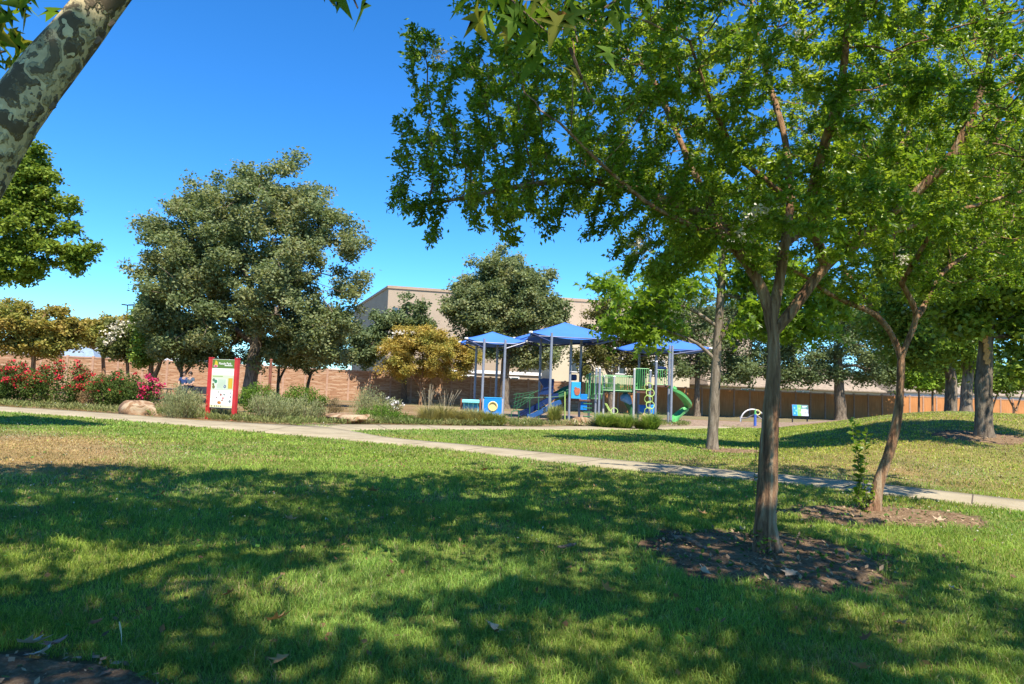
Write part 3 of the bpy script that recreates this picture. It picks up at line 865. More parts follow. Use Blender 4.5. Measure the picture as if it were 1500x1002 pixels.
# ------------------------------------------------------------------ sycamore leaning in from the left
def lobed_leaves(items, origin, rng=random):
    """five-pointed sycamore leaves: (point, size, colour, droop)"""
    sh = LOBED
    V, Fq, C = [], [], []
    for p, s, c, dr in items:
        a = Vector((rng.gauss(0, .6), rng.gauss(0, .6), -dr + rng.gauss(0, .25))).normalized()
        nrm = Vector((rng.gauss(0, 1), rng.gauss(0, 1), rng.gauss(.3, .8))); b = nrm.cross(a).normalized(); n = a.cross(b)
        i0 = len(V); ctr = Vector(p) + a * s * .3
        V.append(ctr - Vector(origin))
        for x, y in sh: V.append(Vector(p) + a * (y * s) + b * (x * s) + n * (abs(x) * s * .3 - y * y * s * .12) - Vector(origin))
        C += [c] * (len(sh) + 1); k = len(sh)
        Fq += [(i0, i0 + 1 + q, i0 + 1 + (q + 1) % k) for q in range(k)]
    return V, Fq, C


def sycamore():
    base = Vector((-2.95, 3.0, gz(-2.95, 3.0) - .05)); root = empty('sycamore_tree', base)
    tag(root, 'sycamore with mottled camouflage bark leaning in from the near left corner', 'tree')
    k = Skel()
    tr = [base, Vector((-2.94, 3.0, .6)), Vector((-2.88, 3.03, 1.3)), Vector((-2.72, 3.08, 2.0)), P(18, 168, 3.15), P(88, 78, 3.25), P(168, -22, 3.35), P(270, -150, 3.5), Vector((-1.2, 3.5, 4.9)), Vector((-.9, 3.3, 6.4)), Vector((-.8, 3.0, 8.0))]
    k.limb(tr, .33, .14, step=.06); n_tr = len(k.p)
    for pts, a, b in [([Vector((-1.25, 3.5, 4.7)), Vector((-.4, 3.7, 6.0)), Vector((.3, 3.6, 7.0)), Vector((.9, 3.3, 7.9))], .08, .03),
                      ([Vector((-1.2, 3.5, 4.9)), Vector((-2.2, 4.2, 6.0)), Vector((-3.6, 5.0, 7.2))], .08, .03),
                      ([Vector((-.9, 3.3, 6.4)), Vector((-1.6, 2.2, 7.6)), Vector((-3.4, 1.0, 8.5))], .07, .03),
                      ([Vector((-.9, 3.3, 6.2)), Vector((.4, 2.2, 7.2)), Vector((1.8, .8, 8.2))], .07, .03)]:
        k.limb([k.p[k.near(pts[0])]] + pts[1:], a, b, parent=k.near(pts[0]), step=.15)
    lobes = [(-1.2, 3.2, 8.4, 3.0, 2.6, 1.6), (-4.2, 3.4, 8.6, 2.5, 2.3, 1.5), (-6.6, 2.6, 8.2, 1.9, 1.9, 1.3), (.8, 2.9, 8.5, 1.8, 1.6, 1.3), (-4.0, 5.2, 8.3, 2.4, 1.1, 1.1), (-1.0, 5.6, 8.2, 2.2, 1.0, 1.1), (2.6, 1.4, 8.4, 2.0, 1.8, 1.4),
             (-1.2, 1.0, 9.0, 3.2, 1.8, 1.5), (-4.5, .8, 8.8, 2.6, 1.8, 1.5), (-7.4, 5.0, 9.0, 1.5, 1.3, 1.0),
             (1.5, -.8, 8.4, 3.2, 1.5, 1.3), (-2.0, -1.0, 8.4, 3.0, 1.5, 1.3), (4.6, .2, 8.0, 1.9, 1.9, 1.2), (4.9, 2.2, 7.9, 1.2, 1.3, 1.0), (-5.2, -.6, 8.4, 2.0, 1.4, 1.2)]
    att = sample_lobes(lobes, 3000, gap=.5, gscale=.5, shell=.9)
    sv_ = np.array(tuple(SUN))                                # gaps in the crown where the sun reaches the low sprays
    for q, rr_ in ((P(800, 40, 3.8), .75), (P(760, 10, 3.9), .6), (P(880, 10, 3.9), .6), (P(515, -15, 3.0), .5), (P(0, 20, 3.7), .5), (P(1490, 35, 5), .6)):
        dv_ = att - np.array(tuple(q)); dl = np.linalg.norm(dv_ - (dv_ @ sv_)[:, None] * sv_, axis=1); att = att[dl > rr_]
    k.grow(att, .3, .42, iters=70, start=n_tr - 30, wig=.2); k.radii(.007, 2.2)
    k.mesh('trunk', M['bark_sycamore'], root, .07, origin=base, freq=.3, flare=.25)
    pts = scatter(att, 11, .16)
    foliage('crown', pts, .15, [(.05, .1, .014), (.08, .14, .018), (.14, .18, .025)], M['leaf'], root, base, aspect=.85, simple=True, clump=1.2)
    # low sprays that hang into view (leaves face the sun from above), each on its own twig
    def spray(path, n, size, cols, sig, droop=1.0):
        tw = MB(); tw.tube([p - base for p in path], [.012, .009, .006, .004][:len(path)] if len(path) <= 4 else np.linspace(.012, .003, len(path)), 5)
        t_o = tw.build('hanging_branch', M['bark_brown'], root, smooth=True); items = []
        for q in range(n):
            f = (.15 + .85 * random.random()) * (len(path) - 1); i = min(int(f), len(path) - 2); g = f - i; c = path[i] * (1 - g) + path[i + 1] * g
            c = c + Vector((random.gauss(0, sig), random.gauss(0, sig), random.gauss(0, sig * .5)))
            cc = random.choice(cols); v = random.uniform(.8, 1.2); items.append((c, size * random.uniform(.7, 1.25), tuple(x * v for x in cc), droop * random.uniform(.3, 1.3)))
        V, Fq, C = lobed_leaves(items, base)
        np_mesh('leaves', np.array([tuple(v) for v in V]), [np.array(Fq)], M['leaf_soft'], t_o, col=np.array(C))
    g1, g2, g3, g4 = (.09, .16, .02), (.13, .21, .025), (.2, .2, .03), (.26, .12, .02)
    spray([P(430, -130, 2.9), P(480, -80, 2.95), P(508, -25, 3.0), P(524, 12, 3.0)], 15, .15, [g1, g1, g2, g3], .05, 1.6)
    spray([P(860, -160, 4.2), P(835, -40, 4.1), P(838, 20, 3.8), P(846, 62, 3.7)], 18, .18, [g1, g2, g3, g4], .13, .9)
    spray([P(690, -150, 4.3), P(720, -30, 4.0), P(765, 15, 3.8), P(805, 50, 3.6)], 40, .19, [g1, g1, g2, g3], .12, 1.0)
    spray([P(835, 70, 4.0), P(850, 110, 4.0), P(870, 150, 4.0)], 3, .1, [g2], .05, .8)
    spray([P(980, -90, 4.3), P(930, -20, 4.0), P(885, 12, 3.9)], 12, .17, [g1, g2], .1, .7)
    spray([P(-140, -60, 3.9), P(-60, -10, 3.8), P(-10, 10, 3.7), P(22, 28, 3.6)], 34, .13, [g1, g2, g2, g3], .09, .7)
    spray([P(-80, 60, 3.7), P(-40, 50, 3.7), P(-5, 50, 3.7)], 14, .13, [g2, g2, g3], .1, .9)
    spray([P(-90, 110, 3.7), P(-40, 85, 3.7), P(8, 75, 3.65)], 14, .12, [g2, g2, g3], .07, .9)
    spray([P(-30, -40, 3.8), P(15, -10, 3.75), P(45, 5, 3.7)], 12, .12, [g1, g2], .07, .7)
    spray([P(1560, 10, 5.0), P(1520, 20, 5.0), P(1485, 38, 5.0)], 9, .11, [g2, g2], .1, .5)
    # curling bark flakes along the shaded side, and a knot
    for q in range(24):
        fl = MB()
        i = random.randint(int(n_tr * .2), int(n_tr * .55)); c = Vector(k.p[i]); rr = k.rad[i]
        ax = (Vector(k.p[i + 1]) - c).normalized(); sd_ = (rt * random.uniform(.6, 1.0) - up * random.uniform(.1, .7)); sd_ = (sd_ - ax * sd_.dot(ax)).normalized()
        o_ = c + sd_ * rr * .97 + fwd * random.uniform(-.5, .2) * rr * .3; s_ = random.uniform(.012, .03); b_ = ax.cross(sd_)
        fl.prism([(-s_, -s_), (s_, -s_ * .6), (s_ * .5, s_), (-s_ * .8, s_ * .7)], o_ - base, ax, (sd_ * .75 + b_ * random.uniform(-.6, .6)).normalized(), b_ * .002 + sd_ * .001)
        fl.build('bark_flake', M['bark_brown'], root)
    # surface roots breaking through the soil at the foot
    rk = Skel()
    for pts, a, b in [(pp([(-60, 1010, 3.1), (30, 992, 3.22), (110, 984, 3.25), (190, 990, 3.22), (235, 1004, 3.15)]), .055, .03), (pp([(120, 984, 3.25), (160, 975, 3.3), (215, 985, 3.28)]), .03, .012)]:
        for p in pts: p.z = gz(p.x, p.y) + .012
        pts[-1].z -= .05; rk.limb(pts, a, b, step=.05)
    rk.n0 = len(rk.p); rk.radii(.01); rk.mesh('surface_root', M['bark_grey'], root, .28, origin=base, freq=.09)


sycamore()

OAK = [(.1, .14, .055), (.16, .2, .085), (.24, .27, .125), (.27, .25, .11)]
OAK2 = [(.09, .13, .055), (.15, .195, .085), (.22, .255, .12)]
GOLD = [(.19, .23, .055), (.33, .29, .07), (.44, .33, .08), (.38, .25, .065)]
RUSSET = [(.18, .23, .06), (.31, .28, .07), (.4, .26, .075)]
MIDG = [(.1, .17, .03), (.17, .26, .04), (.27, .35, .06)]
BRIGHT = [(.1, .19, .016), (.18, .28, .025), (.27, .37, .04)]
WHITEF = [(.75, .7, .58), (.62, .58, .42)]


def tp(d, *px): return [P(x, y, d) for x, y in px]


def far_trunk(d, *px):
    t = [P(x, y, d) for x, y in px]; b = gd(px[0][0], d); b.z -= .1
    return [b] + t


G_WALL = 'trees along the stone wall'
# big oak behind the red sign
tree('oak_tree', 'tall round dense oak rising behind the red-post sign', 'tree', far_trunk(40, (363, 590), (369, 545), (376, 500), (380, 450)), .42, .3,
     px_lobes([(372, 405, 138, 120), (332, 275, 52, 42), (420, 278, 58, 44), (245, 345, 36, 36), (242, 430, 36, 62), (262, 490, 48, 42), (488, 355, 44, 50), (508, 425, 28, 52), (470, 490, 52, 45),
               (350, 500, 110, 42), (372, 330, 110, 70), (300, 330, 60, 50), (450, 320, 50, 45), (230, 480, 24, 40), (505, 480, 20, 30), (290, 512, 60, 26), (440, 512, 60, 28), (390, 505, 60, 24), (345, 430, 120, 80), (410, 440, 100, 80), (280, 400, 60, 60)], 40), 2300, 44, .15, OAK, 'bark_oak',
     limbs=[(tp(40, (376, 500), (330, 470), (280, 440)), .2, .06), (tp(40, (378, 480), (420, 440), (470, 400)), .2, .06), (tp(40, (380, 450), (350, 380), (335, 320)), .2, .06)], sig=.42, step=.7, tip=.02, gap=.37, gscale=2.0, shell=.85)
# oak behind the canopies
tree('oak_tree', 'grey-green oak towering behind the blue playground canopies', 'tree', far_trunk(66, (738, 590), (740, 540), (744, 495), (744, 450)), .5, .3,
     px_lobes([(738, 435, 58, 48), (735, 385, 22, 24), (762, 384, 16, 18), (678, 440, 24, 28), (690, 472, 38, 30), (798, 425, 26, 30), (812, 452, 18, 24), (722, 498, 48, 24), (788, 482, 38, 26), (712, 410, 30, 28), (742, 470, 60, 40), (660, 455, 14, 18), (765, 520, 40, 22), (800, 520, 24, 26), (738, 372, 14, 14), (745, 410, 50, 30), (770, 440, 46, 40), (705, 450, 40, 40)], 66), 1600, 36, .22, OAK, 'bark_oak', G_WALL, sig=.55, step=.9, tip=.03, gap=.39, gscale=2.4, shell=.85)
tree('evergreen_tree', 'dark upright evergreen in front of the tan building corner', 'tree', far_trunk(66, (592, 560), (594, 500), (597, 450)), .3, .1,
     px_lobes([(592, 480, 26, 30), (598, 446, 10, 14), (574, 490, 26, 24), (616, 462, 8, 18), (560, 470, 16, 14), (545, 500, 24, 26), (528, 515, 20, 22), (610, 490, 22, 20), (636, 478, 10, 10)], 66), 520, 30, .22, OAK2, 'bark_brown', G_WALL, sig=.45, step=.8, tip=.03)
tree('crape_myrtle', 'golden crape myrtle with a few white blooms before the wall', 'tree', far_trunk(63.5, (616, 580), (617, 560)), .16, .11,
     px_lobes([(618, 518, 52, 26), (575, 522, 22, 24), (662, 520, 34, 28), (610, 496, 38, 16), (600, 542, 46, 12), (640, 505, 36, 18), (655, 542, 28, 12), (690, 525, 14, 18)], 63.5), 760, 48, .15, GOLD, 'bark_crape', G_WALL,
     limbs=[(tp(63.5, (617, 570), (600, 545), (580, 525)), .1, .05), (tp(63.5, (617, 570), (640, 545), (660, 525)), .1, .05), (tp(63.5, (617, 565), (620, 540), (618, 515)), .1, .05)], sig=.4, step=.7, tip=.025,
     blossom=([(590, 492, 26, 8), (570, 510, 14, 14)], 62.5, 26, WHITEF))
tree('crape_myrtle', 'russet crape myrtle with open spreading limbs above the left roses', 'tree', far_trunk(46, (48, 552), (49, 530), (50, 515)), .17, .13,
     px_lobes([(48, 475, 58, 22), (15, 490, 34, 28), (82, 478, 34, 22), (40, 456, 42, 12), (30, 508, 34, 14), (75, 505, 30, 14), (100, 470, 16, 14)], 46), 620, 34, .17, RUSSET, 'bark_crape', 'russet crape myrtles at the left wall',
     limbs=[(tp(46, (50, 520), (75, 512), (95, 500)), .07, .03), (tp(46, (49, 525), (30, 505), (10, 490)), .08, .03), (tp(46, (50, 515), (55, 490), (60, 470)), .08, .03), (tp(46, (49, 530), (75, 522), (92, 510)), .05, .03)], sig=.32, step=.5, tip=.02)
tree('crape_myrtle', 'orange-brown crape myrtle under the distant lamp post', 'tree', far_trunk(55, (152, 555), (151, 525), (150, 510)), .16, .12,
     px_lobes([(148, 494, 34, 16), (172, 480, 26, 10), (195, 474, 14, 8), (125, 488, 20, 14), (165, 485, 26, 16)], 55), 420, 32, .2, RUSSET, 'bark_crape', 'russet crape myrtles at the left wall', sig=.35, step=.6, tip=.025)
tree('crape_myrtle', 'small crape myrtle covered in white flower heads left of the oak', 'tree', far_trunk(44, (187, 556), (187, 540), (186, 525)), .12, .09,
     px_lobes([(187, 502, 26, 22), (172, 485, 16, 14), (205, 495, 18, 20), (165, 505, 14, 14)], 44), 330, 30, .15, [(.08, .11, .03), (.14, .16, .05), (.2, .2, .07)], 'bark_crape', sig=.28, step=.45, tip=.02,
     blossom=([(178, 478, 16, 8), (168, 490, 14, 12), (160, 500, 8, 8), (186, 472, 12, 6)], 43, 40, WHITEF))
tree('crape_myrtle', 'dark leafy crape myrtle left of the two seated people', 'tree', far_trunk(42, (221, 556), (221, 540), (222, 525)), .16, .13,
     px_lobes([(226, 505, 24, 26), (222, 470, 20, 28), (212, 520, 14, 16), (238, 525, 16, 14), (226, 440, 16, 16)], 42), 420, 32, .16, MIDG, 'bark_crape', 'dark crape myrtles by the oak',
     stems=[tp(42, (224, 556), (232, 540), (238, 520), (240, 505))], sig=.3, step=.5, tip=.02)
tree('crape_myrtle', 'forked crape myrtle standing right above the seated people', 'tree', far_trunk(41, (266, 556), (266, 540), (264, 525)), .1, .08,
     px_lobes([(272, 510, 32, 18), (255, 500, 22, 22), (290, 512, 20, 14)], 41), 330, 30, .15, OAK, 'bark_brown', 'dark crape myrtles by the oak',
     stems=[tp(41, (268, 550), (278, 538), (290, 524), (296, 512)), tp(41, (266, 545), (256, 530), (250, 518))], sig=.3, step=.5, tip=.02)
tree('crape_myrtle', 'thin young crape myrtle between the sign and the clipped hedge', 'tree', far_trunk(45, (407, 570), (408, 550), (409, 535)), .11, .08,
     px_lobes([(410, 515, 26, 16), (428, 508, 18, 16), (395, 512, 16, 14)], 45), 260, 28, .16, MIDG, 'bark_brown', 'dark crape myrtles by the oak', stems=[tp(45, (408, 560), (414, 545), (424, 530))], sig=.3, step=.5, tip=.02)
tree('crape_myrtle', 'low spreading crape myrtle with bent forked trunk over the hedge', 'tree', far_trunk(46, (449, 575), (452, 558), (456, 545)), .13, .09,
     px_lobes([(458, 512, 42, 24), (485, 505, 26, 18), (430, 520, 22, 14), (500, 522, 16, 12)], 46), 420, 30, .16, OAK, 'bark_brown', 'dark crape myrtles by the oak',
     limbs=[(tp(46, (456, 548), (470, 538), (484, 525)), .07, .03), (tp(46, (454, 552), (444, 535), (436, 522)), .06, .03)], sig=.32, step=.5, tip=.02)
# leafy tree whose crown enters at the left edge
tree('elm_tree', 'bright green tree with layered branches reaching in at the left edge', 'tree', [gd(-150, 17), P(-150, 560, 17), P(-130, 480, 17), P(-90, 400, 17), P(-50, 340, 17)], .22, .11,
     px_lobes([(20, 330, 62, 52), (55, 368, 50, 32), (98, 366, 32, 16), (38, 258, 36, 34), (60, 232, 20, 14), (88, 280, 22, 16), (15, 402, 46, 18), (128, 368, 18, 9), (-60, 330, 90, 110), (75, 320, 34, 22), (100, 395, 22, 10), (40, 300, 40, 30), (-20, 250, 50, 50), (70, 262, 26, 10), (132, 374, 26, 9), (110, 345, 24, 10), (95, 300, 18, 8)], 17), 1000, 34, .08, [(.1, .16, .02), (.17, .24, .035), (.27, .32, .055)], 'bark_grey',
     limbs=[(tp(17, (-90, 400), (-20, 370), (60, 365), (120, 368)), .07, .02), (tp(17, (-50, 340), (10, 290), (50, 245)), .07, .02)], sig=.15, step=.3, tip=.009, gap=.46, gscale=.8)
# young sycamore on the far lawn
b = gp(1043, 659)
tree('sycamore_tree', 'young sycamore with grey trunk and bright lime leaves on the far lawn', 'tree', [Vector((b.x, b.y, b.z - .1)), P(1044, 640, b.y), P(1047, 580, b.y), P(1051, 500, b.y), P(1056, 430, b.y), P(1060, 360, b.y), P(1064, 300, b.y)], .165, .09,
     px_lobes([(905, 440, 40, 30), (870, 470, 24, 16), (955, 440, 46, 36), (1000, 415, 50, 42), (1065, 345, 90, 60), (1105, 430, 40, 36), (1150, 470, 40, 32), (1185, 500, 36, 30), (975, 490, 30, 18), (918, 480, 32, 14), (1130, 400, 60, 40), (1200, 440, 36, 40), (945, 505, 20, 12), (1100, 480, 30, 24)], b.y), 430, 15, .14, BRIGHT, 'bark_grey',
     limbs=[(tp(b.y, (1046, 525), (1020, 500), (985, 487), (950, 475)), .06, .02), (tp(b.y, (1050, 500), (1075, 460), (1105, 435), (1150, 425)), .06, .02), (tp(b.y, (1050, 480), (1010, 450), (950, 440), (890, 450)), .06, .02), (tp(b.y, (1056, 430), (1110, 440), (1170, 480)), .06, .02)],
     mat='leaf', aspect=.8, sig=.34, step=.4, tip=.012, gap=.45, gscale=1.4, droop=.5, rough=.08, leafshape='lobed')
b = gp(1441, 640)
tree('park_tree', 'stout dark-trunked tree with pale bark scar on the right mound', 'tree', [Vector((b.x, b.y, b.z - .1)), P(1441, 630, b.y), P(1441, 570, b.y), P(1444, 510, b.y), P(1447, 470, b.y), P(1450, 400, b.y), P(1452, 330, b.y)], .24, .155,
     px_lobes([(1440, 430, 66, 36), (1485, 400, 60, 60), (1375, 425, 44, 34), (1500, 470, 40, 46), (1420, 350, 110, 60), (1500, 530, 34, 26), (1540, 420, 60, 90), (1410, 470, 36, 26), (1470, 300, 90, 60), (1350, 380, 50, 50), (1420, 240, 150, 60, -2.5), (1510, 290, 130, 90, -3.5), (1330, 290, 80, 50, -2.0)], b.y), 1300, 24, .14, [(.11, .18, .028), (.18, .26, .04), (.27, .34, .06)], 'bark_oak',
     limbs=[(tp(b.y, (1448, 496), (1475, 492), (1510, 494)), .08, .05), (tp(b.y, (1448, 485), (1480, 470), (1520, 440)), .09, .04), (tp(b.y, (1446, 470), (1410, 440), (1370, 420)), .09, .03)], sig=.34, step=.45, tip=.014, mat='leaf')
sc_ = MB()
for q in range(9):
    p = P(1440 + random.uniform(1, 8), 482 + q * 6, b.y - .245); sc_.prism([(-.08, -.05), (.05, -.07), (.09, .04), (.0, .09), (-.07, .05)], p - Vector((b.x, b.y, b.z - .1)), rt, up * random.uniform(.7, 1.4), -fwd * .02)
sc_.build('bark_scar', plain('bark_scar', (.42, .22, .08), .9, 0, .3, 20, .1), bpy.data.objects['park_tree'])
for args in (('park_tree', 'slim grey-trunked tree just left of the stout mound tree', 36, [(1415, 612), (1416, 570), (1421, 520), (1424, 460), (1425, 400)], .3, [(1400, 500, 46, 34), (1425, 420, 70, 60), (1455, 530, 24, 22), (1380, 360, 60, 70), (1440, 540, 24, 16)], MIDG),
             ('park_tree', 'forked dark tree behind the mound crest left of the slim one', 40, [(1393, 612), (1394, 575), (1392, 535), (1380, 490), (1370, 420)], .34, [(1345, 505, 54, 34), (1390, 520, 36, 26), (1330, 440, 60, 50), (1370, 380, 60, 60), (1300, 470, 40, 40)], MIDG)):
    nm, lb, d, tr, r, lo, cc = args
    tree(nm, lb, 'tree', far_trunk(d, *tr), r, r * .6, px_lobes(lo, d), 640, 22, .19, cc, 'bark_grey', 'trees beyond the mound', sig=.5, step=.7, tip=.02)
tree('oak_tree', 'broad grey-green oak against the wall right of the info board', 'tree', far_trunk(74, (1231, 600), (1229, 560), (1228, 520)), .62, .4,
     px_lobes([(1205, 505, 52, 34), (1262, 500, 62, 44), (1165, 530, 42, 24), (1302, 530, 42, 32), (1240, 450, 80, 40), (1190, 550, 40, 14), (1270, 545, 50, 16), (1150, 480, 40, 30)], 74), 700, 30, .23, OAK2, 'bark_oak', G_WALL, sig=.65, step=1.0, tip=.04, gap=.4)
tree('oak_tree', 'shaded narrow-trunked oak near the wall behind the spiral slide', 'tree', far_trunk(70, (1021, 605), (1021, 570), (1023, 530)), .3, .22,
     px_lobes([(1020, 530, 42, 26), (988, 538, 26, 18), (1060, 540, 32, 20), (1030, 500, 50, 26), (1085, 530, 26, 26), (1010, 462, 60, 34), (1065, 480, 50, 34), (975, 490, 32, 28), (1100, 450, 40, 40)], 70), 720, 28, .22, OAK2, 'bark_oak', G_WALL, sig=.6, step=.9, tip=.03)
tree('oak_tree', 'olive tree with low forked trunk behind the green bridge', 'tree', far_trunk(67, (895, 590), (894, 560), (896, 545)), .32, .25,
     px_lobes([(898, 515, 44, 26), (862, 530, 22, 22), (930, 520, 28, 24), (890, 490, 40, 20), (948, 545, 20, 16), (925, 468, 42, 26), (885, 455, 24, 16), (960, 495, 30, 26)], 67), 620, 28, .21, [(.1, .11, .035), (.16, .16, .05), (.22, .19, .06)], 'bark_oak', G_WALL,
     limbs=[(tp(67, (895, 550), (882, 530), (875, 510)), .18, .08), (tp(67, (896, 550), (908, 530), (912, 510)), .18, .08)], sig=.55, step=.9, tip=.03)
tree('oak_tree', 'dense oak hugging the wall behind the nearest crape trunk', 'tree', far_trunk(73, (1128, 600), (1128, 560), (1126, 530)), .35, .25,
     px_lobes([(1118, 520, 46, 30), (1150, 545, 34, 18), (1090, 545, 28, 16), (1130, 480, 50, 30)], 73), 380, 28, .22, OAK2, 'bark_oak', G_WALL, sig=.6, step=.9, tip=.03)
tree('oak_tree', 'leafy oak at the wall beyond the leaning crape myrtle', 'tree', far_trunk(77, (1318, 600), (1318, 560), (1320, 530)), .35, .25,
     px_lobes([(1320, 530, 44, 30), (1355, 545, 34, 20), (1290, 545, 28, 16), (1330, 490, 50, 30)], 77), 400, 28, .23, MIDG, 'bark_oak', G_WALL, sig=.6, step=.9, tip=.03)
for q, (px, lb) in enumerate(((1346, 'thin young wall tree, leftmost of three slim trunks past the mound'), (1366, 'thin young wall tree, middle of three slim trunks past the mound'), (1386, 'thin young wall tree, rightmost of three slim trunks past the mound'))):
    tree('young_tree', lb, 'tree', far_trunk(70, (px, 600), (px, 575)), .13, .09, px_lobes([(px, 560, 16, 14), (px + 5, 545, 20, 12)], 70), 130, 22, .24, BRIGHT if q == 0 else MIDG, 'bark_brown', G_WALL, sig=.4, step=.7, tip=.03)
for px, lb in ((1452, 'multi-stemmed small tree at the sunlit wall right of the stout tree'), (1488, 'multi-stemmed small tree at the sunlit wall by the right edge')):
    tree('crape_myrtle', lb, 'tree', far_trunk(72, (px - 2, 602), (px - 4, 590)), .12, .08, px_lobes([(px, 552, 26, 14), (px - 10, 562, 18, 12), (px + 12, 560, 16, 12)], 72), 220, 24, .22, MIDG, 'bark_crape', G_WALL,
         stems=[tp(72, (px, 602), (px + 6, 585), (px + 12, 570)), tp(72, (px - 1, 602), (px - 10, 584), (px - 18, 572))], sig=.45, step=.7, tip=.03)

# ================================================================== WALL
WS, WA, WB = 2.0, 70.0, .263                      # post spacing; wall line y = WA + WB x


def boundary_wall():
    x0, x1 = -62.0, 88.0
    root = empty('stone_wall', (x0, WA + WB * x0, 0), math.atan(WB)); tag(root, 'long orange ledge-stone boundary wall with pale posts behind the park', 'wall')
    ln = (x1 - x0) / math.cos(math.atan(WB)); n = int(ln / WS); c, s_ = math.cos(math.atan(WB)), math.sin(math.atan(WB))
    Q = lambda t: (x0 + t * c, WA + WB * x0 + t * s_)
    def top(t):
        x, y = Q(t); u = x / y
        return 2.78 - .55 * float(S(-.62, .38, u)) + .2 * float(S(.45, .72, u))
    pan, pan2, cop = MB(), MB(), MB()  # second panel mesh: same wall, tree shade painted into its colour
    for i in range(n):
        ta, tb = i * WS + .09, (i + 1) * WS - .09
        za, zb = top(ta) - .12, top(tb) - .12; lo = -1.3
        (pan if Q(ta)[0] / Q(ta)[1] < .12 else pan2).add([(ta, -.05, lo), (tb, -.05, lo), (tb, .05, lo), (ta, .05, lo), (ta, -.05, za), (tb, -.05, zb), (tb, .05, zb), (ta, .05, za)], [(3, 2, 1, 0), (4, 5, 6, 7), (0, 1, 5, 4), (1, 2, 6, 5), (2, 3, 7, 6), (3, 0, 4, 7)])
        cop.add([(ta, -.08, za + .002), (tb, -.08, zb + .002), (tb, .08, zb + .002), (ta, .08, za + .002), (ta, -.08, za + .12), (tb, -.08, zb + .12), (tb, .08, zb + .12), (ta, .08, za + .12)], [(3, 2, 1, 0), (4, 5, 6, 7), (0, 1, 5, 4), (1, 2, 6, 5), (2, 3, 7, 6), (3, 0, 4, 7)])
    pan.build('wall_panel', M['wall'], root); pan2.build('wall_panel', M['wall_dappled'], root)['label'] = 'red-brown wall panels with dappled tree shade painted into the colour'; cop.build('coping', M['wall_post'], root)
    pm = MB(); pm.box((0, 0, -1.92), (.18, .22, 3.9), bev=.015); first = None
    for i in range(n + 1):
        if first is None: o = first = pm.build('post', M['wall_post'], root)
        else: o = first.copy(); COL.objects.link(o); o.parent = root
        o.location = (i * WS, 0, top(i * WS) + .05)


boundary_wall()


# ================================================================== BUILDINGS
def slab(mb, a, b, depth_dir, depth, z0, z1):
    a, b, dd = Vector(a), Vector(b), Vector(depth_dir) * depth
    q = [a, b, b + dd, a + dd]
    mb.add([(v.x, v.y, z0) for v in q] + [(v.x, v.y, z1) for v in q], [(3, 2, 1, 0), (4, 5, 6, 7), (0, 1, 5, 4), (1, 2, 6, 5), (2, 3, 7, 6), (3, 0, 4, 7)])


def wall_rect(mb, a, b, t0, t1, z0, z1, nrm, out=.03, th=.06):
    """a rectangle on the facade a-b, from t0 to t1 metres along it, proud by out"""
    a, b, nrm = Vector(a), Vector(b), Vector(nrm); e = (b - a).normalized(); p = a + e * t0 + nrm * out; q = a + e * t1 + nrm * out
    slab(mb, p, q, -nrm, th, z0, z1)


def big_building():
    a = Vector((-18.5, 100, 0)); b_ = Vector((40, 113.5, 0)); e = (b_ - a).normalized(); bk = Vector((-.36, .933, 0)); n_ = Vector((e.y, -e.x, 0))
    root = empty('office_building', a); tag(root, 'big flat-roofed tan stucco building rising above the wall', 'building')
    z = 15.4; A, B = Vector((0, 0, 0)), b_ - a
    w_ = MB(); w_.add([(0, 0, -1), (B.x, B.y, -1), (B.x + bk.x * 34, B.y + bk.y * 34, -1), (bk.x * 34, bk.y * 34, -1), (0, 0, z), (B.x, B.y, z), (B.x + bk.x * 34, B.y + bk.y * 34, z), (bk.x * 34, bk.y * 34, z)],
                      [(4, 5, 6, 7), (0, 1, 5, 4), (1, 2, 6, 5), (2, 3, 7, 6), (3, 0, 4, 7)])
    w_.build('wall', M['beige'], root)
    c_ = MB(); wall_rect(c_, A, B, -.15, (B - A).length + .1, z, z + .4, n_, .15, .6); left = Vector((-bk.y, bk.x, 0))
    slab(c_, left * .15, left * .15 + bk * 34, -left, .5, z + .003, z + .397); c_.build('coping', M['beige_band'], root)
    d_ = MB()
    for zz in (11.0, 9.1): wall_rect(d_, A, B, 14, 58, zz, zz + .22, n_, .05, .1)
    for t in (10.0, 20.0, 30.0, 40.0, 50.0): wall_rect(d_, A, B, t, t + .07, .5, z - .01, n_, .04, .08)
    d_.build('reveal_band', M['beige_band'], root)
    for t in (5.0, 27.0): dp = MB(); wall_rect(dp, A, B, t, t + .16, .2, z - .6, n_, .14, .14); dp.build('downpipe', M['beige_band'], root)
    for t0, t1, z0, z1 in ((.7, 2.4, 10.0, 12.6), (6.0, 8.2, 5.6, 7.4), (12, 14.2, 5.6, 7.4), (18, 20.2, 5.6, 7.4), (36, 38.5, 5.6, 7.4)):
        g = MB(); wall_rect(g, A, B, t0, t1, z0, z1, n_, .06, .1); wo = g.build('window', M['glass'], root)
        f = MB()
        for q in ((t0 - .1, t0, z0 - .1, z1 + .1), (t1, t1 + .1, z0 - .1, z1 + .1), (t0 + .003, t1 - .003, z1 + .002, z1 + .1), (t0 + .003, t1 - .003, z0 - .1, z0 - .002), ((t0 + t1) / 2 - .05, (t0 + t1) / 2 + .05, z0 + .01, z1 - .01)): wall_rect(f, A, B, *q, n_, .1, .12)
        f.build('frame', M['beige_band'], wo)


big_building()


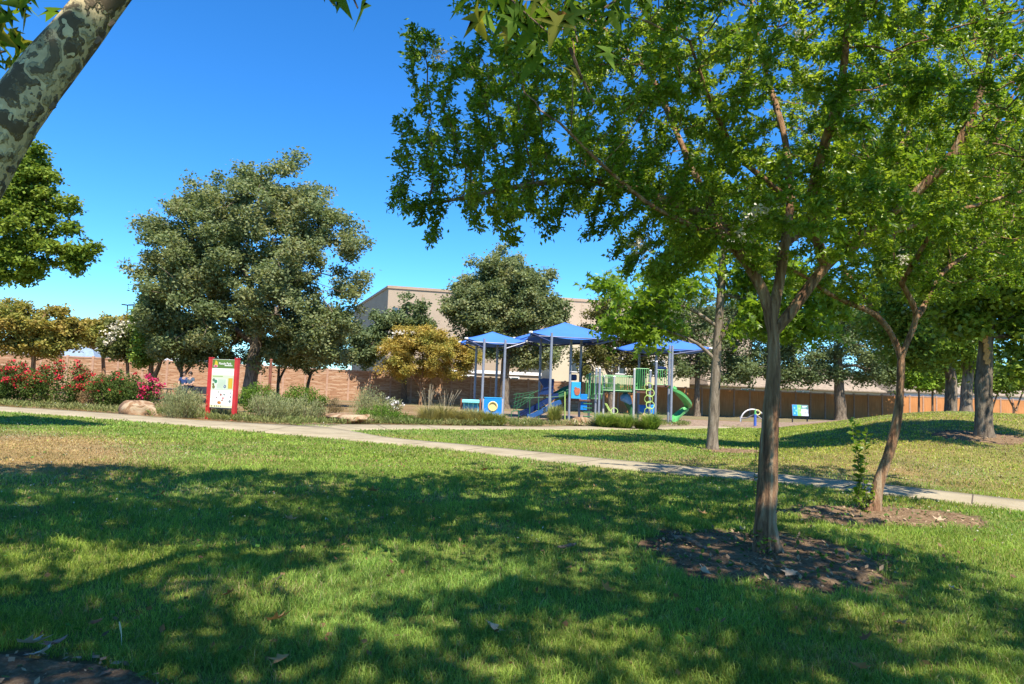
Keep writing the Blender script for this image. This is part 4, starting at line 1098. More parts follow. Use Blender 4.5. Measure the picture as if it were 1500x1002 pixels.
def block(name, label, pa, pb, d, d2, ztop, mat, coping, windows, roof=None, depth=14):
    a = P(pa, 560, d); b_ = P(pb, 560, d2); a.z = b_.z = 0; root = empty(name, a); tag(root, label, 'building')
    B = b_ - a; e = B.normalized(); n_ = Vector((e.y, -e.x, 0)); w_ = MB(); slab(w_, (0, 0, 0), B, -n_, depth, -1.2, ztop); w_.build('wall', M[mat], root)
    if coping: c_ = MB(); slab(c_, n_ * .2 - e * .2, B + n_ * .2 + e * .2, -n_, depth + .4, ztop + .003, ztop + .4); c_.build('coping', M[coping], root)
    if roof:
        rh, rm, ov = roof; r_ = MB(); p = [-e * ov + n_ * ov, B + e * ov + n_ * ov, B + e * ov - n_ * (depth + ov), -e * ov - n_ * (depth + ov)]; r0_, r1_ = -n_ * depth / 2 - e * ov * .0, B - n_ * depth / 2
        zz = ztop - .15; vs = [Vector((v.x, v.y, zz)) for v in p] + [Vector((r0_.x, r0_.y, zz + rh)) + e * 1.5, Vector((r1_.x, r1_.y, zz + rh)) - e * 1.5]
        r_.add(vs + [v + Vector((0, 0, .16)) for v in vs], [(6, 7, 11, 10), (7, 8, 11), (8, 9, 10, 11), (9, 6, 10), (1, 0, 4, 5), (2, 1, 5), (3, 2, 5, 4), (0, 3, 4), (0, 1, 7, 6), (1, 2, 8, 7), (2, 3, 9, 8), (3, 0, 6, 9)])
        r_.build('roof', M[rm], root)
    for t0, t1, z0, z1 in windows:
        g = MB(); wall_rect(g, (0, 0, 0), B, t0, t1, z0, z1, n_, .04, .08); wo = g.build('window', M['glass'], root); f = MB()
        for q in ((t0 - .12, t0, z0 - .12, z1 + .12), (t1, t1 + .12, z0 - .12, z1 + .12), (t0 + .003, t1 - .003, z1 + .002, z1 + .12), (t0 + .003, t1 - .003, z0 - .12, z0 - .002), ((t0 + t1) / 2 - .06, (t0 + t1) / 2 + .06, z0 + .01, z1 - .01)): wall_rect(f, (0, 0, 0), B, *q, n_, .08, .1)
        f.build('frame', M['white'], wo)
    return root


block('office_building', 'lower cream building glimpsed between canopies and treetops', 806, 1010, 92, 98, 8.2, 'cream', 'white', [(3, 5, 4.0, 6.0), (9, 11, 4.0, 6.0), (15, 17, 4.0, 6.0)])
block('low_building', 'low tan building with white coping just over the wall', 636, 790, 84, 87, 3.1, 'beige', 'white', [(8.6, 10.6, 1.9, 2.75), (3.5, 5.0, 1.9, 2.75)], depth=7)
block('house', 'house with tan tiled roof above the shaded wall at right', 1040, 1290, 98, 104, 3.0, 'cream', None, [(5, 7, 1.2, 2.6), (14, 16, 1.2, 2.6)], (3.6, 'tile', .6))
block('house', 'house with tan tiled roof behind the slim wall trees', 1325, 1560, 104, 112, 3.2, 'pale', None, [(5, 7, 1.2, 2.6)], (3.2, 'tile', .6))
block('warehouse', 'long pale flat-roofed warehouse far beyond the left wall', -90, 262, 150, 150, 7.0, 'pale', 'white', [(20, 24, 2.5, 5), (34, 38, 2.5, 5)])
block('gabled_building', 'grey-blue roofed building peeking over the left wall', 62, 134, 110, 112, 3.3, 'pale', None, [(2, 3.2, 1.2, 2.6)], (2.2, 'slate', .5), depth=9)


def lamp_post():
    g = gd(178, 88); root = empty('street_lamp', g); tag(root, 'tall dark twin-headed lamp post rising over the russet trees', 'street lamp'); zt = P(178, 446, 88).z - g.z
    p = MB(); p.tube([(0, 0, 0), (0, 0, zt)], [.11, .07], 8); p.build('pole', M['black'], root)
    for sx in (-1, 1): h = MB(); h.box((sx * .42, 0, zt - .02), (.62, .3, .16), ry=sx * -.08, bev=.03); h.build('lamp_head', M['black'], root)


lamp_post()
g_ = gd(393, 36); rp = empty('metal_post', g_); tag(rp, 'plain rust-red metal post standing right of the oak trunk', 'post')
q_ = MB(); q_.tube([(0, 0, 0), (0, 0, P(393, 527, 36).z - g_.z)], .075, 10); q_.build('shaft', M['rust'], rp)
q_ = MB(); q_.tube([(0, 0, P(393, 527, 36).z - g_.z), (0, 0, P(393, 527, 36).z - g_.z + .05)], [.09, .06], 10); q_.build('cap', M['rust'], rp)


# ================================================================== RED SIGN
def park_sign():
    a = gp(304, 613.5); b_ = gp(349.5, 617); ang = R(-17); a_ = a.copy(); wd = 1.12
    root = empty('park_sign', a, ang); tag(root, 'tall park information sign on two red posts beside the path', 'sign')
    H = 2.18
    for x in (0, wd):
        p = MB(); p.box((x, 0, H / 2 - .05), (.13, .13, H + .1), bev=.012); po = p.build('post', M['red'], root)
        c = MB(); c.box((x, 0, H + .016), (.15, .15, .03), bev=.01); c.build('cap', M['red'], po)
    x0, x1 = .067, wd - .067; z1 = H - .03; z0 = .42
    bd = MB(); bd.box(((x0 + x1) / 2, 0, (z0 + z1) / 2), (x1 - x0 - .002, .03, z1 - z0)); bo = bd.build('board', M['white'], root)
    rl = MB(); rl.box(((x0 + x1) / 2, 0, z0 - .022), (x1 - x0 - .002, .05, .04)); rl.build('rail', M['black'], root)
    g = MB(); W = x1 - x0; Hh = z1 - z0; lay = [0]
    def rect(u0, v0, u1, v1, c, l=0):
        y = -.0165 - .0022 * l; g.cur = c
        g.add([(x0 + u0 * W, y, z1 - v1 * Hh), (x0 + u1 * W, y, z1 - v1 * Hh), (x0 + u1 * W, y, z1 - v0 * Hh), (x0 + u0 * W, y, z1 - v0 * Hh)], [(0, 1, 2, 3)])
    def disc(u, v, r, c, l=1, sy=1.0, n=14):
        y = -.0165 - .0022 * l; g.cur = c
        g.add([(x0 + u * W + r * math.cos(t * 6.283 / n), y, z1 - v * Hh + r * sy * math.sin(t * 6.283 / n)) for t in range(n)], [tuple(range(n))])
    rect(.005, .005, .995, .185, (.09, .17, .025))
    rect(.005, .19, .995, .325, (.74, .72, .66))
    rect(.005, .325, .995, .635, (.52, .62, .4)); rect(.04, .40, .68, .62, (.58, .68, .52), 1)
    rect(.005, .64, .995, .995, (.78, .77, .72)); rect(.005, .945, .995, .995, (.74, .68, .42), 1)
    for i, c in enumerate(((.45, .3, .02), (.6, .42, .02), (.5, .42, .02))):                 # flame-shaped mark over an oval
        y = -.0165 - .0022 * (1 + i * .3); g.cur = c; cx, hw = .17 + (i - 1) * .035, .055 - .01 * abs(i - 1)
        g.add([(x0 + (cx - hw) * W, y, z1 - .125 * Hh), (x0 + (cx + hw) * W, y, z1 - .125 * Hh), (x0 + (cx + hw * .5) * W, y, z1 - .06 * Hh), (x0 + cx * W, y, z1 - (.0 + .02 * i) * Hh), (x0 + (cx - hw * .5) * W, y, z1 - .06 * Hh)], [(0, 1, 2, 3, 4)])
    disc(.155, .145, .095, (.6, .45, .45), 2, .5); disc(.155, .145, .075, (.55, .1, .13), 3, .5); disc(.155, .142, .03, (.3, .03, .06), 4, .5)
    for i in range(3): rect(.06, .205 + i * .035, .94 - .1 * (i == 2), .217 + i * .035, (.5, .47, .45), 1)
    rect(.06, .345, .5, .362, (.25, .33, .1), 1)
    for i in range(8): rect(.3 if i < 4 else .26, .42 + i * .024, .64 if i < 5 else .54, .43 + i * .024, (.34, .42, .3), 2)
    rect(.74, .385, .93, .6, (.48, .36, .03), 1); rect(.8, .4, .89, .58, (.6, .36, .03), 2)
    disc(.11, .43, .055, (.1, .16, .12), 3); disc(.2, .46, .065, (.05, .2, .1), 3); disc(.1, .52, .045, (.12, .13, .03), 3); disc(.12, .575, .06, (.16, .15, .03), 3); disc(.61, .56, .06, (.14, .17, .22), 3); disc(.61, .56, .025, (.4, .42, .45), 4)
    for i in range(11): rect(.06, .675 + i * .021, .21, .684 + i * .021, (.55, .5, .46), 1)
    for i in range(9): rect(.3, .69 + i * .024, .5, .699 + i * .024, (.6, .58, .56), 1); rect(.6, .69 + i * .024, .8, .699 + i * .024, (.6, .58, .58), 1)
    for u, v, r, c in ((.46, .73, .04, (.3, .1, .06)), (.6, .725, .03, (.06, .12, .08)), (.27, .79, .025, (.2, .1, .12)), (.56, .8, .035, (.5, .06, .06)), (.53, .845, .032, (.3, .1, .04)), (.88, .77, .03, (.08, .14, .1)), (.87, .69, .03, (.3, .3, .3)), (.86, .86, .05, (.2, .22, .2)), (.34, .675, .025, (.2, .16, .06))): disc(u, v, r, c, 2)
    disc(.4, .895, .075, (.42, .14, .02), 2, .7); disc(.44, .9, .05, (.55, .2, .03), 3, .8)
    for u in (.07, .2, .28, .36, .45): rect(u, .952, u + .035, .985, (.1, .16, .08), 2)
    g.build('printed_face', M['print'], bo, col=True)
    for txt, size, vx, vz in (('Panola Park', .112, .29, .085),):
        cu = bpy.data.curves.new('lettering', 'FONT'); cu.body = txt; cu.size = size; cu.extrude = .0006; cu.offset = .002
        tc_ = bpy.data.objects.new('lettering_curve', cu); COL.objects.link(tc_); me = bpy.data.meshes.new_from_object(tc_); bpy.data.objects.remove(tc_); bpy.data.curves.remove(cu)
        me.materials.clear(); me.materials.append(M['white']); t = bpy.data.objects.new('lettering', me); COL.objects.link(t); t.parent = bo
        t.location = (x0 + vx * W, -.02, z1 - (vz + .022) * Hh); t.rotation_euler = (R(90), 0, 0)
    s2 = MB(); s2.box((x0 + .71 * W, -.0195, z1 - .128 * Hh), (.34 * W, .001, .026)); s2.build('subtitle', M['white'], bo)


park_sign()


def info_board():
    g = gd(1172, 42); root = empty('info_board', (g.x, g.y, g.z), R(8)); tag(root, 'low blue, green and white play information board on dark legs', 'sign')
    zb, zt = P(1172, 609.5, 42).z - g.z, P(1172, 593, 42).z - g.z; W = 1.06
    for x in (-W * .46, W * .46): l = MB(); l.box((x, .03, zb / 2 + .05), (.06, .06, zb + .3), bev=.008); l.build('leg', M['black'], root)
    bd = MB(); bd.box((0, 0, (zb + zt) / 2), (W, .04, zt - zb), rx=R(-8), bev=.01); bo = bd.build('board', M['steel'], root)
    gr = MB(); Mr = Matrix.Rotation(R(-8), 3, 'X'); h = (zt - zb)
    def rect(u0, v0, u1, v1, c, l=0):
        gr.cur = c; y = -.022 - .003 * l
        gr.add([Vector((0, 0, (zb + zt) / 2)) + Mr @ Vector(((u - .5) * W * .97, y, (.5 - v) * h * .96)) for u, v in ((u0, v1), (u1, v1), (u1, v0), (u0, v0))], [(0, 1, 2, 3)])
    rect(0, 0, 1, 1, (.5, .55, .62)); rect(0, 0, .3, 1, (.03, .25, .6), 1); rect(.3, 0, .55, 1, (.2, .5, .15), 1); rect(.55, 0, 1, .36, (.1, .22, .2), 1)
    for i in range(5): rect(.6, .42 + i * .11, .95, .47 + i * .11, (.6, .6, .65), 1)
    rect(.62, .08, .93, .16, (.6, .65, .65), 2); rect(.62, .22, .85, .28, (.5, .6, .6), 2)
    for i, (u, v) in enumerate(((.08, .2), (.18, .45), (.08, .7), (.38, .25), (.44, .6))): rect(u, v, u + .09, v + .16, (.2, .5, .75) if i < 3 else (.4, .65, .3), 2)
    gr.build('printed_face', M['print'], bo, col=True)


info_board()


# ================================================================== PLAYGROUND
def canopy(label, cpx, d, Rr, zc, za, posts, rz=R(10)):
    c0 = P(cpx, 600, d); gx = gz(c0.x, d); root = empty('shade_canopy', (c0.x, d, gx)); tag(root, label, 'shade canopy', 'blue shade canopies over the playground')
    zc -= gx; za -= gx; cs = [Vector((Rr * math.cos(math.radians(a) + rz - R(10)), Rr * math.sin(math.radians(a) + rz - R(10)), zc)) for a in (235, 325, 55, 145)]
    mb = MB(); n = 10; th = .03; top = Vector((0, 0, za))
    for k in range(4):                                        # four sagging fabric panels with scooped edges
        A, B = cs[k], cs[(k + 1) % 4]; vs = []; off = []
        for i in range(n + 1):
            for j in range(n + 1):
                f, t = i / n, j / n; e = A * (1 - t) + B * t; sc = 4 * t * (1 - t); e = e * (1 - .07 * sc) + Vector((0, 0, .05 * sc))
                p = e * (1 - f) + top * f; p.z -= .06 * 4 * f * (1 - f) * (.6 + .4 * sc) + 0; vs.append(p)
        fs = [(i * (n + 1) + j, i * (n + 1) + j + 1, (i + 1) * (n + 1) + j + 1, (i + 1) * (n + 1) + j) for i in range(n) for j in range(n)]
        mb.add(vs, fs)
    o = mb.build('canopy', M['canopy'], root, smooth=True); sm = o.modifiers.new('thick', 'SOLIDIFY'); sm.thickness = .02
    fr = MB(); prs = []
    for px, pd in posts:
        b_ = gd(px, pd); q = b_ - Vector((c0.x, d, gx)); prs.append(q); zt = zc - .05 + .25 * (1 - min(1, math.hypot(q.x, q.y) / Rr)); p = MB(); p.tube([(q.x, q.y, q.z - .1), (q.x, q.y, zt)], .062, 10); p.build('post', M['steel'], root)
    for k in range(4):
        near = min(prs, key=lambda v: (Vector((v.x, v.y, 0)) - Vector((cs[k].x, cs[k].y, 0))).length)
        s_ = MB(); s_.tube([Vector((near.x, near.y, zc - .45)), cs[k] - Vector((0, 0, .06))], .035, 8); s_.build('strut', M['navy'], root)
        h = MB(); h.box(cs[k] + Vector((0, 0, -.02)), (.13, .13, .1), rz=R(45), bev=.02); h.build('bracket', M['white'], root)
    fr.tube([cs[0] * .98 - Vector((0, 0, .1)), cs[1] * .98 - Vector((0, 0, .1)), cs[2] * .98 - Vector((0, 0, .1)), cs[3] * .98 - Vector((0, 0, .1)), cs[0] * .98 - Vector((0, 0, .1))], .03, 6)
    fr.build('frame', M['navy'], root)
    return root


canopy('smallest blue canopy on four posts above the round-hole panel', 717, 35, 2.12, 3.86, 4.36, [(694, 36.3), (705, 33.4), (725, 36.0), (736, 33.4)])
canopy('largest blue canopy over the panel with the orange figure', 823, 35, 3.12, 4.22, 4.98, [(788.5, 36.5), (804, 32.6), (833, 34.0), (848, 34.6)])
canopy('blue canopy half hidden by leaves above the spiral slide', 966, 36.5, 2.7, 3.95, 4.66, [(982.5, 34.0), (978.5, 34.6), (934, 37.0), (959, 35.4)])


def frame_at(px, d):
    g = gd(px, d); return g


def panel_station():
    d = 33.2; g = gd(705, d); root = empty('play_panel_station', g); tag(root, 'toddler play panels, one with a round porthole, one a counter', 'play equipment')
    L = lambda px, py, dd=d: P(px, py, dd) - g
    a, b_ = L(708, 610), L(734.5, 610); zt = L(721, 583.5).z; zb = L(721, 608).z
    w = b_.x - a.x; c = (a + b_) / 2; pn = MB(); cz = (zt + zb) / 2; rr = .2
    # plate with a real round hole: ring of quads to a square outline
    n = 32; vs = []
    for y in (-.02, .02):
        for k in range(n):
            an = 2 * math.pi * k / n; cx, sz = math.cos(an), math.sin(an); vs.append((c.x + cx * rr, y, cz + .02 + sz * rr))
            m_ = max(abs(cx) / (w / 2), abs(sz) / ((zt - zb) / 2)); vs.append((c.x + cx / m_, y, cz + sz / m_))
    fs = []
    for k in range(n):
        k2 = (k + 1) % n; i, j = 2 * k, 2 * k2; fs += [(i, i + 1, j + 1, j), (2 * n + i, 2 * n + j, 2 * n + j + 1, 2 * n + i + 1), (i, j, 2 * n + j, 2 * n + i), (i + 1, 2 * n + i + 1, 2 * n + j + 1, j + 1)]
    pn.add(vs, fs); po = pn.build('porthole_panel', M['blue'], root)
    rg = MB(); rg.ring((c.x, -.03, cz + .02), (1, 0, 0), (0, 0, 1), rr + .01, .035, 28, 8); rg.build('ring', M['yellow'], po)
    dk = MB(); dk.prism([(rr * .99 * math.cos(t * .2618), rr * .99 * math.sin(t * .2618)) for t in range(24)], (c.x, .0, cz + .02), (1, 0, 0), (0, 0, 1), (0, .012, 0)); dk.build('bubble', M['yellow'], po)
    st = MB(); st.box((c.x, 0, zt + .025), (w, .07, .045), bev=.01); st.build('top_rail', M['cyan'], po)
    a2, b2 = L(677, 600), L(702, 600); zt2 = L(690, 586).z; zb2 = L(690, 604).z; w2 = b2.x - a2.x; cx = (a2.x + b2.x) / 2
    ct = MB(); ct.box((cx, -.05, zt2 - .06), (w2, .42, .17), bev=.03); ct.build('counter_top', M['aqua'], root)
    ps = MB(); ps.box((cx, .08, (zt2 - .15 + zb2) / 2), (w2 * .96, .03, zt2 - .15 - zb2)); ps.build('counter_panel', M['cyan'], root)
    for k in range(4): s_ = MB(); s_.tube([(cx - w2 * .4 + k * w2 * .8 / 3, .0, zb2), (cx - w2 * .4 + k * w2 * .8 / 3, .0, zt2 - .15)], .03, 8); s_.build('spindle', M['aqua'], root)
    for px in (675.5, 703, 707.3, 735.6):
        q = L(px, 600); p = MB(); p.tube([(q.x, .02, -.1), (q.x, .02, L(px, 584).z)], .05, 10); p.build('post', M['rust'] if px < 704 else M['steel_pale'], root)


panel_station()


def slide(mb, pts, width, wall=.14, side=Vector((0, 1, 0))):
    """open chute along pts: floor with two raised sides"""
    vs, fs = [], []; n = len(pts)
    for i, p in enumerate(pts):
        t = (pts[min(i + 1, n - 1)] - pts[max(i - 1, 0)]).normalized(); s_ = side[i] if isinstance(side, list) else side; s_ = (s_ - t * s_.dot(t)).normalized(); u = s_.cross(t); u = u if u.z > 0 else -u
        for x, h in ((-.5, wall), (-.42, .02), (-.2, -.03), (.2, -.03), (.42, .02), (.5, wall), (.54, wall), (.5, -.05), (0, -.09), (-.5, -.05), (-.54, wall)): vs.append(p + s_ * x * width + u * h)
    k = 11
    for i in range(n - 1):
        for j in range(k): fs.append((i * k + j, i * k + (j + 1) % k, (i + 1) * k + (j + 1) % k, (i + 1) * k + j))
    fs += [tuple(range(k - 1, -1, -1)), tuple((n - 1) * k + j for j in range(k))]
    mb.add(vs, fs)


def rail_panel(mb, a, b_, z0, z1, step=.13, r=.014, R_=.024):
    a, b_ = Vector(a), Vector(b_); n = max(2, int((b_ - a).length / step))
    for z in (z0, z1): mb.tube([(a.x, a.y, z), (b_.x, b_.y, z)], R_, 6)
    for i in range(n + 1): q = a + (b_ - a) * i / n; mb.tube([(q.x, q.y, z0), (q.x, q.y, z1)], r, 5)


def play_structure():
    g = gd(842, 34); root = empty('play_structure', g); tag(root, 'playground tower with blue figure panel, dark slides and green climbers', 'play equipment')
    L = lambda px, py, dd=34.0: P(px, py, dd) - g
    d0 = L(842, 585).z
    dk = MB(); q, q2 = L(834, 588), L(868, 588); dk.box(((q.x + q2.x) / 2, .75, d0 - .04), (q2.x - q.x, 1.3, .09), bev=.01); dk.build('deck', M['deck'], root)
    # figure panel
    a, b_ = L(836.5, 585), L(850, 585); zt, zb = L(843, 559.5).z, L(843, 584).z; p = MB(); p.box(((a.x + b_.x) / 2, 0, (zt + zb) / 2), (b_.x - a.x, .04, zt - zb), bev=.012); po = p.build('figure_panel', M['cyan'], root)
    f = MB(); cx, cz = (a.x + b_.x) / 2 + .05, (zt + zb) / 2 - .02
    f.prism([(-.13, -.05), (-.1, -.17), (-.02, -.23), (.09, -.2), (.15, -.08), (.16, .06), (.1, .15), (.02, .13), (-.06, .19), (-.13, .17), (-.11, .08), (-.16, .03)], (cx, -.023, cz), (1, 0, 0), (0, 0, 1), (0, -.025, 0)); f.build('cut_out_figure', M['orange'], po)
    a, b_ = L(851.5, 585), L(861, 585); p = MB(); p.box(((a.x + b_.x) / 2, .25, (L(0, 561).z + zb) / 2), (b_.x - a.x, .035, L(856, 561).z - zb), bev=.01); p.build('side_panel', M['blue'], root)
    for px, dd, py in ((862, 34.6, 548), (871.5, 34.0, 540), (876.5, 33.4, 540), (883, 35.2, 551), (898, 34.6, 552)):
        b0 = gd(px, dd) - g; p = MB(); p.tube([(b0.x, b0.y, b0.z - .1), (b0.x, b0.y, L(px, py, dd).z)], .055, 10); po = p.build('post', M['steel_pale'] if px > 880 else M['steel'], root)
        c = MB(); c.tube([(b0.x, b0.y, L(px, py, dd).z), (b0.x, b0.y, L(px, py, dd).z + .05)], [.066, .03], 10); c.build('post_cap', M['white'], po)
    # slides down to the left
    s1 = MB(); pts = [L(818, 581, 34.6), L(812, 582, 34.6), L(802, 589, 34.6), L(788, 597, 34.6), L(776, 603.5, 34.6), L(765, 607, 34.6), L(759, 608, 34.6)]; slide(s1, pts, .6, .2); s1.build('slide', M['navy'], root, smooth=True)
    s2 = MB(); pts = [L(822, 590, 33.4), L(812, 594, 33.4), L(800, 601, 33.4), L(790, 606, 33.4), L(779, 611, 33.4), L(773, 612, 33.4)]; slide(s2, pts, .5, .16); s2.build('slide', M['slide_blue'], root, smooth=True)
    h = MB(); a = L(799, 560, 34.6); h.prism([(-.32, -.62), (.05, -.62), (.4, -.55), (.42, .18), (-.12, .2), (-.36, .12), (-.1, -.25)], a - Vector((0, .3, 0)), (1, 0, 0), (0, 0, 1), (0, .6, 0)); h.build('slide_hood', M['navy'], root)
    tb = MB(); tb.tube([L(836, 572, 34.8), L(828, 575, 34.8), L(820, 579, 34.8), L(812, 582, 34.8)], [.3, .3, .28, .26], 14); tb.build('crawl_tube', M['dgreen'], root, smooth=True)
    hd = MB(); a = L(840, 553, 34.6); hd.box((a.x, .6, a.z), (.3, .5, .3), bev=.05); hd.build('roof_block', M['navy'], root)
    ar = MB(); c = L(860.5, 541, 34.5); ar.ring(c, (1, 0, 0), (0, 0, 1), .28, .03, 16, 6, 0, math.pi); ar.tube([c + Vector((.28, 0, 0)), c + Vector((.28, 0, -1.3))], .03, 6); ar.tube([c - Vector((.28, 0, 0)), c + Vector((-.28, 0, -1.3))], .03, 6); ar.build('arch', M['black'], root)
    # green climbing frame at left
    fr = MB()
    for px, pt in ((749, 603), (760, 601), (776, 578), (789, 582), (806, 582), (827, 573)): b0 = gd(px, 33.2) - g; fr.tube([b0 - Vector((0, 0, .05)), L(px, pt, 33.2)], .022, 6)
    fr.tube([L(749, 603, 33.2), L(760, 601, 33.2)], .02, 6); fr.tube([L(767, 583, 33.2), L(776, 583, 33.2), L(789, 582, 33.2), L(806, 582, 33.2), L(827, 580, 33.2)], .02, 6); fr.tube([L(776, 578, 33.2), L(789, 572, 33.2)], .02, 6); fr.build('climbing_frame', M['dgreen'], root)
    for px in (806.5, 827.5): p = MB(); p.tube([gd(px, 32.9) - g, L(px, 570 if px < 810 else 574, 32.9)], .028, 8); p.build('climbing_pole', M['lime'], root)
    # steps and green barriers
    st = MB()
    for k in range(4): q = L(860.5, 610 - k * 6.2, 33.8); st.box((q.x, q.y, q.z), (.42, .3, .05), bev=.01)
    st.build('step', M['dgreen'], root)
    for pa, pb, yt, yb, dd in ((859, 871, 549, 583, 34.3), (866, 882, 545, 584, 34.9)):
        r_ = MB(); a, b_ = L(pa, 560, dd), L(pb, 560, dd); rail_panel(r_, a, b_, L(pa, yb, dd).z, L(pa, yt, dd).z, .1, .016); r_.build('barrier', M['green'], root)
    for pa, pb, yt, yb, dd in ((871.5, 883, 551, 577, 33.7), (857, 866, 551, 580, 35.4)):
        r_ = MB(); a, b_ = L(pa, 560, dd), L(pb, 560, dd); rail_panel(r_, a, b_, L(pa, yb, dd).z, L(pa, yt, dd).z, .09, .013); r_.build('barrier', M['green'], root)
    ld = MB()
    for k in range(4): ld.tube([L(883, 553 + k * 7.5, 35.2), L(898, 554 + k * 7.5, 34.6)], .024, 6)
    ld.build('rung_rail', M['steel_pale'], root)
    ne = MB()
    for k in range(6): ne.tube([L(751 + k * 5, 606 - k * 4.4, 33.9), L(757 + k * 5, 575 + k * .8, 33.9)], .012, 5)
    for k in range(5): ne.tube([L(752, 602 - k * 6, 33.9), L(782, 582 - k * 2, 33.9)], .012, 5)
    ne.build('climbing_net', M['dgreen'], root)
    # arched ladder of pale green tubes in front
    al = MB()
    for off in (0, .45):
        al.tube([L(888, 591, 33) + Vector((0, off, 0)), L(893, 600, 33) + Vector((0, off, 0)), L(900, 610, 33) + Vector((0, off, 0)), L(905, 618, 33) + Vector((0, off, 0))], .026, 6)
    for px, py in ((890, 595), (895, 603), (900, 610)): q = L(px, py, 33); al.tube([q, q + Vector((0, .45, 0))], .02, 6)
    al.ring(L(900, 602, 33), (1, 0, 0), (0, .3, .9), .16, .018, 16, 6); al.build('arched_ladder', M['lime'], root)


play_structure()


def bridge_tower():
    g = gd(950, 35); root = empty('play_structure', g); tag(root, 'playground tower with green rails, ring climber and spiral slide', 'play equipment')
    L = lambda px, py, dd=35.0: P(px, py, dd) - g
    for pa, pb, yt, yb, dd in ((884, 927, 549.5, 571.5, 34.6), (886, 928, 551, 572.5, 35.6)):
        r_ = MB(); a, b_ = L(pa, 560, dd), L(pb, 560, dd); rail_panel(r_, a, b_, L(pa, yb, dd).z, L(pa, yt, dd).z, .11, .012); r_.build('bridge_rail', M['green'], root)
    dk = MB(); a, b_ = L(884, 572, 35.1), L(930, 573, 35.1); dk.box(((a.x + b_.x) / 2, .1, a.z - .03), (b_.x - a.x, .95, .07)); dk.build('bridge_deck', M['dgreen'], root)
    dk = MB(); a, b_ = L(930, 573), L(959, 573); dk.box(((a.x + b_.x) / 2, .4, a.z - .04), (b_.x - a.x, 1.4, .08)); dk.build('deck', M['deck'], root)
    dk = MB(); a, b_ = L(959, 564), L(981, 564); dk.box(((a.x + b_.x) / 2, .2, a.z - .04), (b_.x - a.x, 1.4, .08)); dk.build('deck', M['deck'], root)
    r_ = MB(); a, b_ = L(961, 560, 34.6), L(979, 560, 34.6); rail_panel(r_, a, b_, L(970, 563.5, 34.6).z, L(970, 542, 34.6).z, .09, .016); r_.build('barrier', M['green'], root)
    r_ = MB(); a, b_ = L(931, 560, 34.8), L(950, 560, 34.8); rail_panel(r_, a, b_, L(940, 571, 34.8).z, L(940, 540, 34.8).z, .1, .016); r_.build('barrier', M['green'], root)
    sd_ = MB(); a = L(934.5, 556, 35.6); sd_.box(a, (.3, .05, 1.0), bev=.01); sd_.build('side_panel', M['green'], root)
    cb = MB(); a = L(968.5, 539, 34.8); cb.box(a, (.5, .1, .13), bev=.02); cb.build('header_block', M['navy'], root)
    nv = MB(); a = L(942, 552, 35.4); nv.box(a, (.2, .3, .95), bev=.03); nv.build('dark_column', M['black'], root)
    for px, dd, py, mt in ((927.5, 34.5, 541, 'steel_pale'), (951, 34.4, 543, 'steel'), (959.5, 34.2, 530, 'steel')):
        b0 = gd(px, dd) - g; p = MB(); p.tube([(b0.x, b0.y, b0.z - .1), (b0.x, b0.y, L(px, py, dd).z)], .055, 10); po = p.build('post', M[mt], root)
        c = MB(); c.tube([(b0.x, b0.y, L(px, py, dd).z), (b0.x, b0.y, L(px, py, dd).z + .05)], [.066, .03], 10); c.build('post_cap', M['white'], po)
    rc = MB(); rc.tube([gd(951, 34.1) - g, L(951, 562, 34.1)], .028, 8); ro = rc.build('ring_climber', M['steel'], root)
    for k in range(5):
        p = MB(); c = L(951 + (1.5 if k % 2 else -1), 566.5 + k * 9, 34.0); p.ring(c, (1, 0, 0), (0, .25 if k % 2 else -.25, .95), .2, .022, 20, 6); p.build('ring', M['lime'], ro, smooth=True)
    fn = MB(); fn.tube([L(911, 578, 35.2), L(914, 581, 35.2), L(919, 585, 35.2), L(924, 592, 35.2)], [.14, .27, .22, .1], 14); fn.build('funnel_slide', M['skyblue'], root, smooth=True)
    fl = MB(); fl.tube([L(919, 588, 35.3), L(923, 597, 35.3), L(925, 608, 35.3), L(925, 617, 35.3)], [.2, .16, .12, .1], 10); fl.build('slide_support', M['dgreen'], root, smooth=True)
    bs = MB(); a = L(943, 600, 35.6); bs.box(a, (.5, .4, .48), bev=.05); bs.build('blue_block', M['blue'], root)
    bs = MB(); a = L(956, 600, 35.2); bs.box(a, (.28, .4, .5), bev=.05); bs.build('blue_block', M['blue'], root)
    sp = MB(); ctr = L(996, 590, 34.8); pts, sides = [], []
    for i, (px, py, dd) in enumerate(((983, 567, 34.3), (990, 573, 34.1), (998, 580, 34.3), (1005, 588, 34.9), (1008, 594, 35.5), (1004, 600, 35.6), (996, 606, 35.0), (990, 612, 34.4), (988.5, 617.5, 34.0))): pts.append(L(px, py, dd))
    fine = []
    for i in range(len(pts) - 1):
        p0, p1, p2, p3 = pts[max(i - 1, 0)], pts[i], pts[i + 1], pts[min(i + 2, len(pts) - 1)]
        for t in np.linspace(0, 1, 5)[:-1]: fine.append(.5 * ((2 * p1) + (p2 - p0) * t + (2 * p0 - 5 * p1 + 4 * p2 - p3) * t * t + (3 * p1 - p0 - 3 * p2 + p3) * t ** 3))
    fine.append(pts[-1])
    for i, p in enumerate(fine):
        t = fine[min(i + 1, len(fine) - 1)] - fine[max(i - 1, 0)]; s_ = Vector((-t.y, t.x, 0)); sides.append(s_.normalized() if s_.length > 1e-4 else Vector((0, 1, 0)))
    for i in range(1, len(sides)):
        if sides[i].dot(sides[i - 1]) < 0: sides[i] = -sides[i]
    slide(sp, fine, .36, .09, sides); sp.build('spiral_slide', M['green'], root, smooth=True)


bridge_tower()


